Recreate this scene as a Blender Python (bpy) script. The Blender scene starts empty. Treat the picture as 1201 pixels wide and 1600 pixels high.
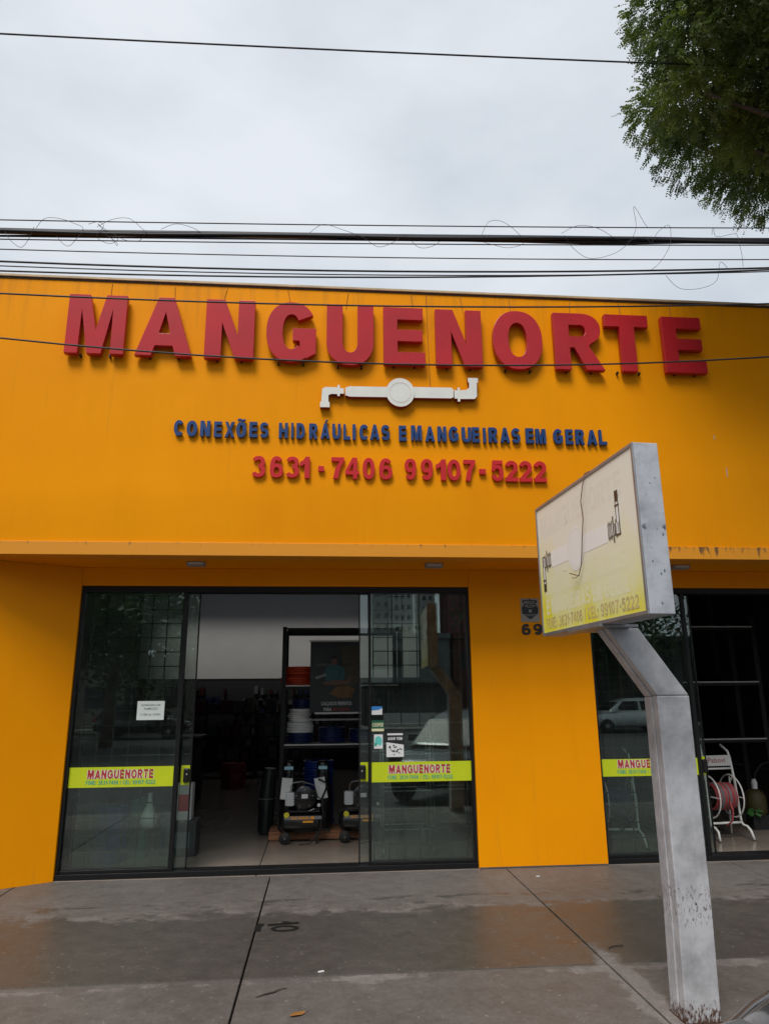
import bpy, bmesh, math, random
import numpy as np
from mathutils import Vector, Matrix
from mathutils.geometry import tessellate_polygon

rnd = random.Random(7)
R = math.radians
sc = bpy.context.scene
COL = sc.collection

# ------------------------------------------------------------------ camera
cam_d = bpy.data.cameras.new('camera'); cam = bpy.data.objects.new('camera', cam_d); COL.objects.link(cam)
PITCH, YAW, ROLL = .250728, .0882539, -.0089177
fw = Vector((math.sin(YAW)*math.cos(PITCH), math.cos(YAW)*math.cos(PITCH), math.sin(PITCH)))
rt = Vector((math.cos(YAW), -math.sin(YAW), 0)); up = rt.cross(fw)
c_, s_ = math.cos(ROLL), math.sin(ROLL)
r2 = c_*rt + s_*up; u2 = -s_*rt + c_*up
m = Matrix((( r2.x, u2.x, -fw.x, 0), (r2.y, u2.y, -fw.y, 0), (r2.z, u2.z, -fw.z, 0), (0, 0, 0, 1)))
m.translation = (0, -7.17, 1.6)
cam.matrix_world = m
cam_d.sensor_fit = 'HORIZONTAL'; cam_d.sensor_width = 36; cam_d.lens = 1108.77/1201*36
cam_d.clip_start = .05; cam_d.clip_end = 3000
sc.camera = cam

# ------------------------------------------------------------------ world, sun, exposure
SUN_EL, SUN_AZ = R(54), R(204)          # azimuth clockwise from +Y: behind the camera, a little to the left
w = bpy.data.worlds.new('World'); sc.world = w; w.use_nodes = True
nt = w.node_tree; nt.nodes.clear()
out = nt.nodes.new('ShaderNodeOutputWorld')
sky = nt.nodes.new('ShaderNodeTexSky'); sky.sky_type = 'NISHITA'; sky.sun_disc = False
sky.sun_elevation = SUN_EL; sky.sun_rotation = SUN_AZ
bg1 = nt.nodes.new('ShaderNodeBackground'); bg1.inputs[1].default_value = .05
nt.links.new(sky.outputs[0], bg1.inputs[0])
tc = nt.nodes.new('ShaderNodeTexCoord'); mp = nt.nodes.new('ShaderNodeMapping'); mp.inputs['Scale'].default_value = (1.0, 1.0, 2.2)
no = nt.nodes.new('ShaderNodeTexNoise'); no.inputs['Scale'].default_value = 2.1; no.inputs['Detail'].default_value = 7; no.inputs['Roughness'].default_value = .52
rp = nt.nodes.new('ShaderNodeValToRGB')
rp.color_ramp.elements[0].position = .34; rp.color_ramp.elements[0].color = (.56, .615, .68, 1)
rp.color_ramp.elements[1].position = .64; rp.color_ramp.elements[1].color = (.76, .80, .85, 1)
bg2 = nt.nodes.new('ShaderNodeBackground'); bg2.inputs[1].default_value = .58
mx = nt.nodes.new('ShaderNodeMixShader'); mx.inputs[0].default_value = .93
nt.links.new(tc.outputs['Generated'], mp.inputs[0]); nt.links.new(mp.outputs[0], no.inputs['Vector'])
nt.links.new(no.outputs[0], rp.inputs[0]); nt.links.new(rp.outputs[0], bg2.inputs[0])
nt.links.new(bg1.outputs[0], mx.inputs[1]); nt.links.new(bg2.outputs[0], mx.inputs[2]); nt.links.new(mx.outputs[0], out.inputs[0])

sd = bpy.data.lights.new('sun', 'SUN'); sun = bpy.data.objects.new('sun', sd); COL.objects.link(sun)
sd.energy = 1.5; sd.angle = R(24); sd.color = (1, .96, .9)
sdir = Vector((math.sin(SUN_AZ)*math.cos(SUN_EL), math.cos(SUN_AZ)*math.cos(SUN_EL), math.sin(SUN_EL)))
sun.rotation_euler = sdir.to_track_quat('Z', 'Y').to_euler(); sun.location = sdir*60

vs = sc.view_settings
vs.view_transform = 'Standard'; vs.look = 'None'; vs.gamma = 1; vs.use_curve_mapping = False; vs.exposure = .93
sc.render.engine = 'CYCLES'
sc.cycles.use_denoising = True
sc.cycles.max_bounces = 9; sc.cycles.diffuse_bounces = 4; sc.cycles.glossy_bounces = 4
sc.cycles.transparent_max_bounces = 16; sc.cycles.transmission_bounces = 6
sc.cycles.sample_clamp_indirect = 6

# ------------------------------------------------------------------ materials
MATS = {}
def mat(name, col, rough=.6, spec=.5, metal=0., var=0., scale=6., bump=0., bscale=40., coat=0., alpha_tr=None, col2=None, stretch=None, world=False):
    if name in MATS: return MATS[name]
    M = bpy.data.materials.new(name); M.use_nodes = True; t = M.node_tree; b = t.nodes['Principled BSDF']
    b.inputs['Base Color'].default_value = (*col, 1); b.inputs['Roughness'].default_value = rough
    b.inputs['Specular IOR Level'].default_value = spec; b.inputs['Metallic'].default_value = metal
    if coat: b.inputs['Coat Weight'].default_value = coat; b.inputs['Coat Roughness'].default_value = .08
    if var or bump:
        if world: src = t.nodes.new('ShaderNodeNewGeometry').outputs['Position']
        else: src = t.nodes.new('ShaderNodeTexCoord').outputs['Object']
        if stretch:
            mpn = t.nodes.new('ShaderNodeMapping'); mpn.inputs['Scale'].default_value = stretch
            t.links.new(src, mpn.inputs[0]); src = mpn.outputs[0]
    if var:
        n = t.nodes.new('ShaderNodeTexNoise'); n.inputs['Scale'].default_value = scale; n.inputs['Detail'].default_value = 6; n.inputs['Roughness'].default_value = .6
        t.links.new(src, n.inputs['Vector'])
        r = t.nodes.new('ShaderNodeValToRGB'); r.color_ramp.elements[0].position = .28; r.color_ramp.elements[1].position = .72
        d = col2 or tuple(x*(1-var) for x in col)
        r.color_ramp.elements[0].color = (*d, 1); r.color_ramp.elements[1].color = (*(min(1, x*(1+var*.5)) for x in col), 1)
        t.links.new(n.outputs[0], r.inputs[0]); t.links.new(r.outputs[0], b.inputs['Base Color'])
        mr = t.nodes.new('ShaderNodeMapRange'); mr.inputs['To Min'].default_value = min(1, rough*1.15); mr.inputs['To Max'].default_value = rough*.85
        t.links.new(n.outputs[0], mr.inputs[0]); t.links.new(mr.outputs[0], b.inputs['Roughness'])
    if bump:
        n2 = t.nodes.new('ShaderNodeTexNoise'); n2.inputs['Scale'].default_value = bscale; n2.inputs['Detail'].default_value = 4
        t.links.new(src, n2.inputs['Vector'])
        bp = t.nodes.new('ShaderNodeBump'); bp.inputs['Strength'].default_value = bump; bp.inputs['Distance'].default_value = .01
        t.links.new(n2.outputs[0], bp.inputs['Height']); t.links.new(bp.outputs[0], b.inputs['Normal'])
    MATS[name] = M
    return M

def glass_mat(name, tint, f0):
    M = bpy.data.materials.new(name); M.use_nodes = True; t = M.node_tree; t.nodes.clear()
    o = t.nodes.new('ShaderNodeOutputMaterial'); mixs = t.nodes.new('ShaderNodeMixShader')
    tr = t.nodes.new('ShaderNodeBsdfTransparent'); tr.inputs[0].default_value = (*tint, 1)
    gl = t.nodes.new('ShaderNodeBsdfGlossy'); gl.inputs['Roughness'].default_value = .0; gl.inputs['Color'].default_value = (.92, 1, .98, 1)
    lw = t.nodes.new('ShaderNodeLayerWeight'); lw.inputs[0].default_value = .5
    p = t.nodes.new('ShaderNodeMath'); p.operation = 'POWER'; p.inputs[1].default_value = 5
    q = t.nodes.new('ShaderNodeMath'); q.operation = 'MULTIPLY_ADD'; q.inputs[1].default_value = 1-f0; q.inputs[2].default_value = f0
    t.links.new(lw.outputs['Facing'], p.inputs[0]); t.links.new(p.outputs[0], q.inputs[0]); t.links.new(q.outputs[0], mixs.inputs[0])
    t.links.new(tr.outputs[0], mixs.inputs[1]); t.links.new(gl.outputs[0], mixs.inputs[2])
    g = t.nodes.new('ShaderNodeNewGeometry'); mpd = t.nodes.new('ShaderNodeMapping'); mpd.inputs['Scale'].default_value = (5, 5, 1.6)
    n = t.nodes.new('ShaderNodeTexNoise'); n.inputs['Scale'].default_value = 1.8; n.inputs['Detail'].default_value = 7; n.inputs['Roughness'].default_value = .7
    t.links.new(g.outputs['Position'], mpd.inputs[0]); t.links.new(mpd.outputs[0], n.inputs['Vector'])
    mr = t.nodes.new('ShaderNodeMapRange'); mr.inputs[1].default_value = .42; mr.inputs[2].default_value = .75; mr.inputs[3].default_value = .002; mr.inputs[4].default_value = .011; t.links.new(n.outputs[0], mr.inputs[0])
    df = t.nodes.new('ShaderNodeBsdfDiffuse'); df.inputs[0].default_value = (.5, .5, .48, 1); ms2 = t.nodes.new('ShaderNodeMixShader')
    t.links.new(mr.outputs[0], ms2.inputs[0]); t.links.new(mixs.outputs[0], ms2.inputs[1]); t.links.new(df.outputs[0], ms2.inputs[2]); t.links.new(ms2.outputs[0], o.inputs[0])
    MATS[name] = M
    return M

def wall_mat():
    """orange acrylic paint: faint blotches, rain streaks, fine roller relief"""
    M = bpy.data.materials.new('orange_wall_paint'); M.use_nodes = True; t = M.node_tree; b = t.nodes['Principled BSDF']
    g = t.nodes.new('ShaderNodeNewGeometry')
    n1 = t.nodes.new('ShaderNodeTexNoise'); n1.inputs['Scale'].default_value = .9; n1.inputs['Detail'].default_value = 5
    mp1 = t.nodes.new('ShaderNodeMapping'); mp1.inputs['Scale'].default_value = (3.2, 3.2, .5)
    n2 = t.nodes.new('ShaderNodeTexNoise'); n2.inputs['Scale'].default_value = 1.2; n2.inputs['Detail'].default_value = 6; n2.inputs['Roughness'].default_value = .65
    t.links.new(g.outputs['Position'], n1.inputs['Vector']); t.links.new(g.outputs['Position'], mp1.inputs[0]); t.links.new(mp1.outputs[0], n2.inputs['Vector'])
    r1 = t.nodes.new('ShaderNodeValToRGB'); r1.color_ramp.elements[0].position = .3; r1.color_ramp.elements[0].color = (.83, .288, .0018, 1)
    r1.color_ramp.elements[1].position = .7; r1.color_ramp.elements[1].color = (.88, .322, .002, 1)
    t.links.new(n1.outputs[0], r1.inputs[0])
    r2_ = t.nodes.new('ShaderNodeValToRGB'); r2_.color_ramp.elements[0].position = .30; r2_.color_ramp.elements[0].color = (.93, .92, .90, 1)
    r2_.color_ramp.elements[1].position = .52; r2_.color_ramp.elements[1].color = (1, 1, 1, 1)
    t.links.new(n2.outputs[0], r2_.inputs[0])
    mu = t.nodes.new('ShaderNodeMix'); mu.data_type = 'RGBA'; mu.blend_type = 'MULTIPLY'; mu.inputs[0].default_value = .45
    t.links.new(r1.outputs[0], mu.inputs[6]); t.links.new(r2_.outputs[0], mu.inputs[7]); t.links.new(mu.outputs[2], b.inputs['Base Color'])
    sp = t.nodes.new('ShaderNodeSeparateXYZ'); t.links.new(g.outputs['Position'], sp.inputs[0])
    mp5 = t.nodes.new('ShaderNodeMapping'); mp5.inputs['Scale'].default_value = (11, 11, .55); t.links.new(g.outputs['Position'], mp5.inputs[0])
    n5 = t.nodes.new('ShaderNodeTexNoise'); n5.inputs['Scale'].default_value = 1.0; n5.inputs['Detail'].default_value = 7; n5.inputs['Roughness'].default_value = .7; t.links.new(mp5.outputs[0], n5.inputs['Vector'])
    zt = t.nodes.new('ShaderNodeMapRange'); zt.inputs[1].default_value = 4.9; zt.inputs[2].default_value = 5.6; zt.inputs[3].default_value = -.06; zt.inputs[4].default_value = .10; t.links.new(sp.outputs['Z'], zt.inputs[0])
    zb = t.nodes.new('ShaderNodeMapRange'); zb.inputs[1].default_value = .5; zb.inputs[2].default_value = .0; zb.inputs[3].default_value = .0; zb.inputs[4].default_value = .08; t.links.new(sp.outputs['Z'], zb.inputs[0])
    ad = t.nodes.new('ShaderNodeMath'); ad2 = t.nodes.new('ShaderNodeMath'); t.links.new(n5.outputs[0], ad.inputs[0]); t.links.new(zt.outputs[0], ad.inputs[1]); t.links.new(ad.outputs[0], ad2.inputs[0]); t.links.new(zb.outputs[0], ad2.inputs[1])
    gr = t.nodes.new('ShaderNodeMapRange'); gr.inputs[1].default_value = .56; gr.inputs[2].default_value = .80; gr.inputs[3].default_value = 0; gr.inputs[4].default_value = .38; t.links.new(ad2.outputs[0], gr.inputs[0])
    mg = t.nodes.new('ShaderNodeMix'); mg.data_type = 'RGBA'; t.links.new(gr.outputs[0], mg.inputs[0]); t.links.new(mu.outputs[2], mg.inputs[6]); mg.inputs[7].default_value = (.30, .13, .03, 1); t.links.new(mg.outputs[2], b.inputs['Base Color'])
    b.inputs['Roughness'].default_value = .42; b.inputs['Specular IOR Level'].default_value = .07
    n3 = t.nodes.new('ShaderNodeTexNoise'); n3.inputs['Scale'].default_value = 90; n3.inputs['Detail'].default_value = 3
    n4 = t.nodes.new('ShaderNodeTexNoise'); n4.inputs['Scale'].default_value = 3; n4.inputs['Detail'].default_value = 3
    t.links.new(g.outputs['Position'], n3.inputs['Vector']); t.links.new(g.outputs['Position'], n4.inputs['Vector'])
    b1 = t.nodes.new('ShaderNodeBump'); b1.inputs['Strength'].default_value = .12; b1.inputs['Distance'].default_value = .004
    b2 = t.nodes.new('ShaderNodeBump'); b2.inputs['Strength'].default_value = .25; b2.inputs['Distance'].default_value = .012
    t.links.new(n3.outputs[0], b1.inputs['Height']); t.links.new(n4.outputs[0], b2.inputs['Height']); t.links.new(b1.outputs[0], b2.inputs['Normal']); t.links.new(b2.outputs[0], b.inputs['Normal'])
    MATS['wall'] = M; return M

def ledge_mat():
    """the ledge: same paint, chipped and streaked with black grime runs along its top"""
    M = bpy.data.materials.new('ledge_paint'); M.use_nodes = True; t = M.node_tree; b = t.nodes['Principled BSDF']
    g = t.nodes.new('ShaderNodeNewGeometry')
    mp1 = t.nodes.new('ShaderNodeMapping'); mp1.inputs['Scale'].default_value = (14, 14, 2.2)
    n = t.nodes.new('ShaderNodeTexNoise'); n.inputs['Scale'].default_value = 1.6; n.inputs['Detail'].default_value = 7; n.inputs['Roughness'].default_value = .7
    t.links.new(g.outputs['Position'], mp1.inputs[0]); t.links.new(mp1.outputs[0], n.inputs['Vector'])
    sp = t.nodes.new('ShaderNodeSeparateXYZ'); t.links.new(g.outputs['Position'], sp.inputs[0])
    # more grime towards the top edge and the damp right-hand end
    a = t.nodes.new('ShaderNodeMapRange'); a.inputs['From Min'].default_value = 2.84; a.inputs['From Max'].default_value = 2.95; a.inputs['To Min'].default_value = -.10; a.inputs['To Max'].default_value = .07
    c = t.nodes.new('ShaderNodeMapRange'); c.inputs['From Min'].default_value = 1.5; c.inputs['From Max'].default_value = 3.6; c.inputs['To Min'].default_value = -.07; c.inputs['To Max'].default_value = .06
    t.links.new(sp.outputs['Z'], a.inputs[0]); t.links.new(sp.outputs['X'], c.inputs[0])
    s1 = t.nodes.new('ShaderNodeMath'); s2 = t.nodes.new('ShaderNodeMath')
    t.links.new(n.outputs[0], s1.inputs[0]); t.links.new(a.outputs[0], s1.inputs[1]); t.links.new(s1.outputs[0], s2.inputs[0]); t.links.new(c.outputs[0], s2.inputs[1])
    r = t.nodes.new('ShaderNodeValToRGB'); e = r.color_ramp.elements
    e[0].position = .57; e[0].color = (.74, .285, .006, 1); e[1].position = .68; e[1].color = (.17, .075, .02, 1)
    t.links.new(s2.outputs[0], r.inputs[0]); t.links.new(r.outputs[0], b.inputs['Base Color'])
    b.inputs['Roughness'].default_value = .6
    MATS['ledge'] = M; return M

def pavement_mat():
    """brownish concrete, wet from rain; a ragged dry strip along the building and pale dry crusts beside the joints"""
    M = bpy.data.materials.new('wet_concrete'); M.use_nodes = True; t = M.node_tree; b = t.nodes['Principled BSDF']; N = t.nodes.new; Lk = t.links.new
    g = N('ShaderNodeNewGeometry'); sp = N('ShaderNodeSeparateXYZ'); Lk(g.outputs['Position'], sp.inputs[0])
    def noise(s, d=5, ro=.6, vec=None):
        n = N('ShaderNodeTexNoise'); n.inputs['Scale'].default_value = s; n.inputs['Detail'].default_value = d; n.inputs['Roughness'].default_value = ro
        Lk(vec or g.outputs['Position'], n.inputs['Vector']); return n.outputs[0]
    def ma(op, a, bb, cc=None):
        n = N('ShaderNodeMath'); n.operation = op
        for i, x in enumerate((a, bb, cc)):
            if x is None: continue
            if isinstance(x, (int, float)): n.inputs[i].default_value = x
            else: Lk(x, n.inputs[i])
        return n.outputs[0]
    def mrange(x, a, bb, c=0., d=1., smooth=True):
        n = N('ShaderNodeMapRange'); n.interpolation_type = 'SMOOTHSTEP' if smooth else 'LINEAR'
        Lk(x, n.inputs[0]); n.inputs[1].default_value = a; n.inputs[2].default_value = bb; n.inputs[3].default_value = c; n.inputs[4].default_value = d
        return n.outputs[0]
    mp1 = N('ShaderNodeMapping'); mp1.inputs['Scale'].default_value = (.7, 1.6, 1); Lk(g.outputs['Position'], mp1.inputs[0])
    rag = noise(2.3, 8, .68, mp1.outputs[0])
    y, x = sp.outputs['Y'], sp.outputs['X']
    edge = ma('MULTIPLY_ADD', rag, .95, y)                      # y + ragged
    dry1 = ma('MULTIPLY', mrange(edge, -.70, -.60), .50)
    # the street-side row of slabs has half dried
    row2 = ma('MULTIPLY', mrange(y, -2.44, -2.46), ma('MULTIPLY_ADD', noise(1.1, 6, .6), .5, .18))
    # pale crust in patches just in front of the cross joint y=-2.45 and beside the joint x=1.75
    dj = ma('ADD', ma('MULTIPLY', ma('ABSOLUTE', ma('ADD', y, 2.52), 0), -1.0), ma('MULTIPLY', noise(1.5, 8, .75), .55))
    dry2 = ma('MULTIPLY', mrange(dj, .225, .29), mrange(y, -2.44, -2.46))
    dk = ma('ADD', ma('MULTIPLY', ma('ABSOLUTE', ma('ADD', x, -1.78), 0), -1.0), ma('MULTIPLY', noise(2.1, 8, .75), .40))
    dry3 = ma('MULTIPLY', mrange(dk, .09, .15), mrange(y, -2.0, -2.3))
    # ragged pale rim where the dry strip meets the wet
    rim = ma('MULTIPLY', mrange(ma('ABSOLUTE', ma('ADD', edge, .66), 0), .16, .02), mrange(noise(5.0, 7, .75), .45, .54))
    dry = ma('MAXIMUM', ma('MAXIMUM', ma('MAXIMUM', dry1, dry2), ma('MAXIMUM', dry3, row2)), ma('MULTIPLY', rim, .85))
    # a few dark drip puddles under the ledge
    mp2 = N('ShaderNodeMapping'); mp2.inputs['Scale'].default_value = (1.6, 5.0, 1); Lk(g.outputs['Position'], mp2.inputs[0])
    drip = ma('MULTIPLY', mrange(noise(2.0, 5, .65, mp2.outputs[0]), .545, .575), mrange(ma('ABSOLUTE', ma('ADD', y, .90), 0), .14, .05))
    dry = ma('MULTIPLY', dry, ma('SUBTRACT', 1.0, drip))
    big = noise(.8, 5, .6); fine = noise(26, 5, .65)
    rw = N('ShaderNodeValToRGB'); e = rw.color_ramp.elements; e[0].position = .3; e[0].color = (.060, .053, .047, 1); e[1].position = .7; e[1].color = (.090, .082, .073, 1)
    rd = N('ShaderNodeValToRGB'); e = rd.color_ramp.elements; e[0].position = .3; e[0].color = (.118, .104, .095, 1); e[1].position = .7; e[1].color = (.215, .198, .186, 1)
    Lk(ma('MULTIPLY_ADD', fine, .4, ma('MULTIPLY', big, .6)), rw.inputs[0]); Lk(ma('MULTIPLY_ADD', fine, .5, ma('MULTIPLY', big, .5)), rd.inputs[0])
    mixc = N('ShaderNodeMix'); mixc.data_type = 'RGBA'; Lk(dry, mixc.inputs[0]); Lk(rw.outputs[0], mixc.inputs[6]); Lk(rd.outputs[0], mixc.inputs[7])
    # round dark oil spots
    vor = N('ShaderNodeTexVoronoi'); vor.inputs['Scale'].default_value = .8; Lk(g.outputs['Position'], vor.inputs['Vector'])
    spot = mrange(vor.outputs['Distance'], .030, .055, .45, 0.)
    mixs = N('ShaderNodeMix'); mixs.data_type = 'RGBA'; Lk(spot, mixs.inputs[0]); Lk(mixc.outputs[2], mixs.inputs[6]); mixs.inputs[7].default_value = (.03, .024, .02, 1)
    grit = noise(150, 3, .7); blot = noise(7, 8, .72)
    gm = N('ShaderNodeMix'); gm.data_type = 'RGBA'; gm.blend_type = 'MULTIPLY'; gm.inputs[0].default_value = 1
    gv = ma('MULTIPLY', mrange(grit, .30, .70, .72, 1.30, False), mrange(blot, .30, .70, .80, 1.18, False))
    Lk(mixs.outputs[2], gm.inputs[6]); Lk(gv, gm.inputs[7]); 
    chip = mrange(noise(34, 2, .5), .685, .71, 0., .5)
    gc = N('ShaderNodeMix'); gc.data_type = 'RGBA'; Lk(chip, gc.inputs[0]); Lk(gm.outputs[2], gc.inputs[6]); gc.inputs[7].default_value = (.30, .28, .25, 1)
    Lk(gc.outputs[2], b.inputs['Base Color'])
    rough = ma('ADD', ma('MULTIPLY', dry, .38), ma('MULTIPLY_ADD', blot, .36, ma('MULTIPLY_ADD', big, .24, .10)))
    Lk(rough, b.inputs['Roughness']); b.inputs['Specular IOR Level'].default_value = .34
    bp = N('ShaderNodeBump'); bp.inputs['Distance'].default_value = .006; Lk(ma('MULTIPLY_ADD', grit, .5, fine), bp.inputs['Height']); Lk(ma('MULTIPLY_ADD', dry, .35, .14), bp.inputs['Strength'])
    Lk(bp.outputs[0], b.inputs['Normal'])
    MATS['pavement'] = M; return M

def leaf_mat(name, c1, c2):
    M = bpy.data.materials.new(name); M.use_nodes = True; t = M.node_tree; b = t.nodes['Principled BSDF']; N = t.nodes.new; Lk = t.links.new
    g = N('ShaderNodeNewGeometry')
    n = N('ShaderNodeTexNoise'); n.inputs['Scale'].default_value = 1.5; n.inputs['Detail'].default_value = 4; Lk(g.outputs['Position'], n.inputs['Vector'])
    r = N('ShaderNodeValToRGB'); e = r.color_ramp.elements; e[0].position = .38; e[0].color = (*c1, 1); e[1].position = .66; e[1].color = (*c2, 1)
    Lk(n.outputs[0], r.inputs[0]); Lk(r.outputs[0], b.inputs['Base Color']); b.inputs['Roughness'].default_value = .5
    tl = N('ShaderNodeBsdfTranslucent'); Lk(r.outputs[0], tl.inputs[0]); ms = N('ShaderNodeMixShader'); ms.inputs[0].default_value = .45
    o = t.nodes['Material Output']; Lk(b.outputs[0], ms.inputs[1]); Lk(tl.outputs[0], ms.inputs[2]); Lk(ms.outputs[0], o.inputs[0])
    MATS[name] = M; return M

def rust_metal_mat(name, base, rust_z=None):
    """painted galvanised steel with grey blotches and rust freckles"""
    M = bpy.data.materials.new(name); M.use_nodes = True; t = M.node_tree; b = t.nodes['Principled BSDF']; N = t.nodes.new; Lk = t.links.new
    g = N('ShaderNodeNewGeometry'); sp = N('ShaderNodeSeparateXYZ'); Lk(g.outputs['Position'], sp.inputs[0])
    n = N('ShaderNodeTexNoise'); n.inputs['Scale'].default_value = 5; n.inputs['Detail'].default_value = 8; n.inputs['Roughness'].default_value = .7; Lk(g.outputs['Position'], n.inputs['Vector'])
    r = N('ShaderNodeValToRGB'); e = r.color_ramp.elements; e[0].position = .32; e[0].color = (*(x*.55 for x in base), 1); e[1].position = .62; e[1].color = (*base, 1)
    Lk(n.outputs[0], r.inputs[0])
    mp1 = N('ShaderNodeMapping'); mp1.inputs['Scale'].default_value = (70, 70, 34); Lk(g.outputs['Position'], mp1.inputs[0])
    n2 = N('ShaderNodeTexNoise'); n2.inputs['Scale'].default_value = 1; n2.inputs['Detail'].default_value = 5; n2.inputs['Roughness'].default_value = .7; Lk(mp1.outputs[0], n2.inputs['Vector'])
    add = N('ShaderNodeMath'); Lk(n2.outputs[0], add.inputs[0])
    if rust_z:
        # rust gathers at the foot and in a scraped band
        f = N('ShaderNodeFloatCurve'); cv = f.mapping.curves[0]
        cv.points[0].location = (0, .95); cv.points[1].location = (1, .30)
        for px, py in ((.03, .80), (.08, .48), (.19, .38), (.225, .66), (.30, .68), (.335, .36)): cv.points.new(px, py)
        f.mapping.update()
        mr = N('ShaderNodeMapRange'); mr.inputs[1].default_value = 0; mr.inputs[2].default_value = 2.0; Lk(sp.outputs['Z'], mr.inputs[0]); Lk(mr.outputs[0], f.inputs['Value'])
        s = N('ShaderNodeMath'); s.operation = 'MULTIPLY_ADD'; s.inputs[1].default_value = .5; s.inputs[2].default_value = -.25; Lk(f.outputs[0], s.inputs[0]); Lk(s.outputs[0], add.inputs[1])
    else: add.inputs[1].default_value = -.08
    r3 = N('ShaderNodeValToRGB'); e = r3.color_ramp.elements; e[0].position = .62; e[0].color = (0, 0, 0, 1); e[1].position = .74; e[1].color = (1, 1, 1, 1)
    Lk(add.outputs[0], r3.inputs[0])
    mx_ = N('ShaderNodeMix'); mx_.data_type = 'RGBA'; Lk(r3.outputs[0], mx_.inputs[0]); Lk(r.outputs[0], mx_.inputs[6]); mx_.inputs[7].default_value = (.085, .042, .024, 1)
    Lk(mx_.outputs[2], b.inputs['Base Color']); b.inputs['Roughness'].default_value = .5; b.inputs['Metallic'].default_value = .15
    bp = N('ShaderNodeBump'); bp.inputs['Strength'].default_value = .15; bp.inputs['Distance'].default_value = .004; Lk(n.outputs[0], bp.inputs['Height']); Lk(bp.outputs[0], b.inputs['Normal'])
    MATS[name] = M; return M

def sign_face_mat():
    """sun-bleached acrylic face: white above, yellow ink surviving along the bottom and the far edge"""
    M = bpy.data.materials.new('bleached_acrylic'); M.use_nodes = True; t = M.node_tree; b = t.nodes['Principled BSDF']; N = t.nodes.new; Lk = t.links.new
    g = N('ShaderNodeNewGeometry'); sp = N('ShaderNodeSeparateXYZ'); Lk(g.outputs['Position'], sp.inputs[0])
    mp1 = N('ShaderNodeMapping'); mp1.inputs['Scale'].default_value = (2, 2, .8); Lk(g.outputs['Position'], mp1.inputs[0])
    n = N('ShaderNodeTexNoise'); n.inputs['Scale'].default_value = 2.4; n.inputs['Detail'].default_value = 5; Lk(mp1.outputs[0], n.inputs['Vector'])
    z = N('ShaderNodeMapRange'); z.inputs[1].default_value = 1.96; z.inputs[2].default_value = 2.66; z.inputs[3].default_value = 1; z.inputs[4].default_value = 0; Lk(sp.outputs['Z'], z.inputs[0])
    yy = N('ShaderNodeMapRange'); yy.inputs[1].default_value = -2.80; yy.inputs[2].default_value = -2.53; yy.inputs[3].default_value = 0; yy.inputs[4].default_value = .5; Lk(sp.outputs['Y'], yy.inputs[0])
    a = N('ShaderNodeMath'); a.operation = 'ADD'; Lk(z.outputs[0], a.inputs[0]); Lk(yy.outputs[0], a.inputs[1])
    a2 = N('ShaderNodeMath'); a2.operation = 'MULTIPLY_ADD'; a2.inputs[1].default_value = .9; Lk(n.outputs[0], a2.inputs[0]); Lk(a.outputs[0], a2.inputs[2])
    r = N('ShaderNodeValToRGB'); e = r.color_ramp.elements; e[0].position = .48; e[0].color = (.84, .84, .74, 1); e[1].position = 1.0; e[1].color = (.80, .74, .06, 1)
    mid = e.new(.80); mid.color = (.83, .82, .46, 1)
    dv = N('ShaderNodeMath'); dv.operation = 'MULTIPLY'; dv.inputs[1].default_value = .66; Lk(a2.outputs[0], dv.inputs[0])
    Lk(dv.outputs[0], r.inputs[0]); Lk(r.outputs[0], b.inputs['Base Color']); b.inputs['Roughness'].default_value = .32
    MATS['sign_face'] = M; return M

WALL = wall_mat(); LEDGE = ledge_mat(); PAVE = pavement_mat(); SIGNF = sign_face_mat()
GLASS = glass_mat('shop_glass', (.84, .89, .87), .075)
RED = mat('red_letter_enamel', (.46, .013, .020), .28, .4, var=.16, scale=3)
RED2 = mat('red_acrylic', (.55, .016, .022), .42, .3, var=.1, scale=5)
BLUE = mat('blue_letter_enamel', (.015, .055, .185), .45, .25, var=.15, scale=5)
WHITE = mat('white_enamel', (.74, .74, .70), .4, .5, var=.08, scale=6)
BLACK = mat('black_aluminium', (.007, .007, .008), .45, .3)
STEEL = mat('galvanised_steel', (.33, .34, .36), .42, .5, .6, var=.25, scale=7, bump=.1)
CHROME = mat('chrome_tube', (.34, .34, .34), .34, .5, 1)
WHITEP = mat('interior_white_paint', (.66, .65, .64), .7, var=.05, scale=2)
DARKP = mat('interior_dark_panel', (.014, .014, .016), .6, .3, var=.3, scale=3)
YEL = mat('yellow_vinyl', (.52, .60, .012), .38, .5, var=.06, scale=4)
PAPER = mat('paper', (.66, .72, .70), .7)
INKR = mat('red_ink', (.42, .035, .035), .5); INKT = mat('teal_ink', (.02, .33, .25), .5); INKK = mat('black_ink', (.012, .012, .014), .5); INKW = mat('white_ink', (.72, .72, .72), .5)
RUBBER = mat('black_rubber', (.012, .012, .012), .7); BLKGLOSS = mat('black_gloss_paint', (.010, .010, .011), .22, .5)
CABLE = mat('black_cable', (.012, .012, .016), .5)
LEAF = leaf_mat('street_tree_leaf', (.042, .072, .014), (.165, .215, .034))
LEAF2 = leaf_mat('far_tree_leaf', (.022, .045, .012), (.06, .10, .022))
BARK = mat('bark', (.10, .075, .055), .85, var=.4, scale=8, bump=.6, bscale=18)
POLE = rust_metal_mat('pole_paint', (.55, .55, .575), rust_z=True)
BOXM = rust_metal_mat('sign_box_metal', (.47, .49, .53))
ASPH = mat('asphalt', (.045, .045, .047), .75, var=.35, scale=1.2, bump=.4, bscale=120)
CONC = mat('concrete', (.24, .23, .21), .8, var=.25, scale=2, bump=.2)
SHOPFL = mat('shop_floor_concrete', (.24, .20, .17), .22, .5, var=.3, scale=1.6)

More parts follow.
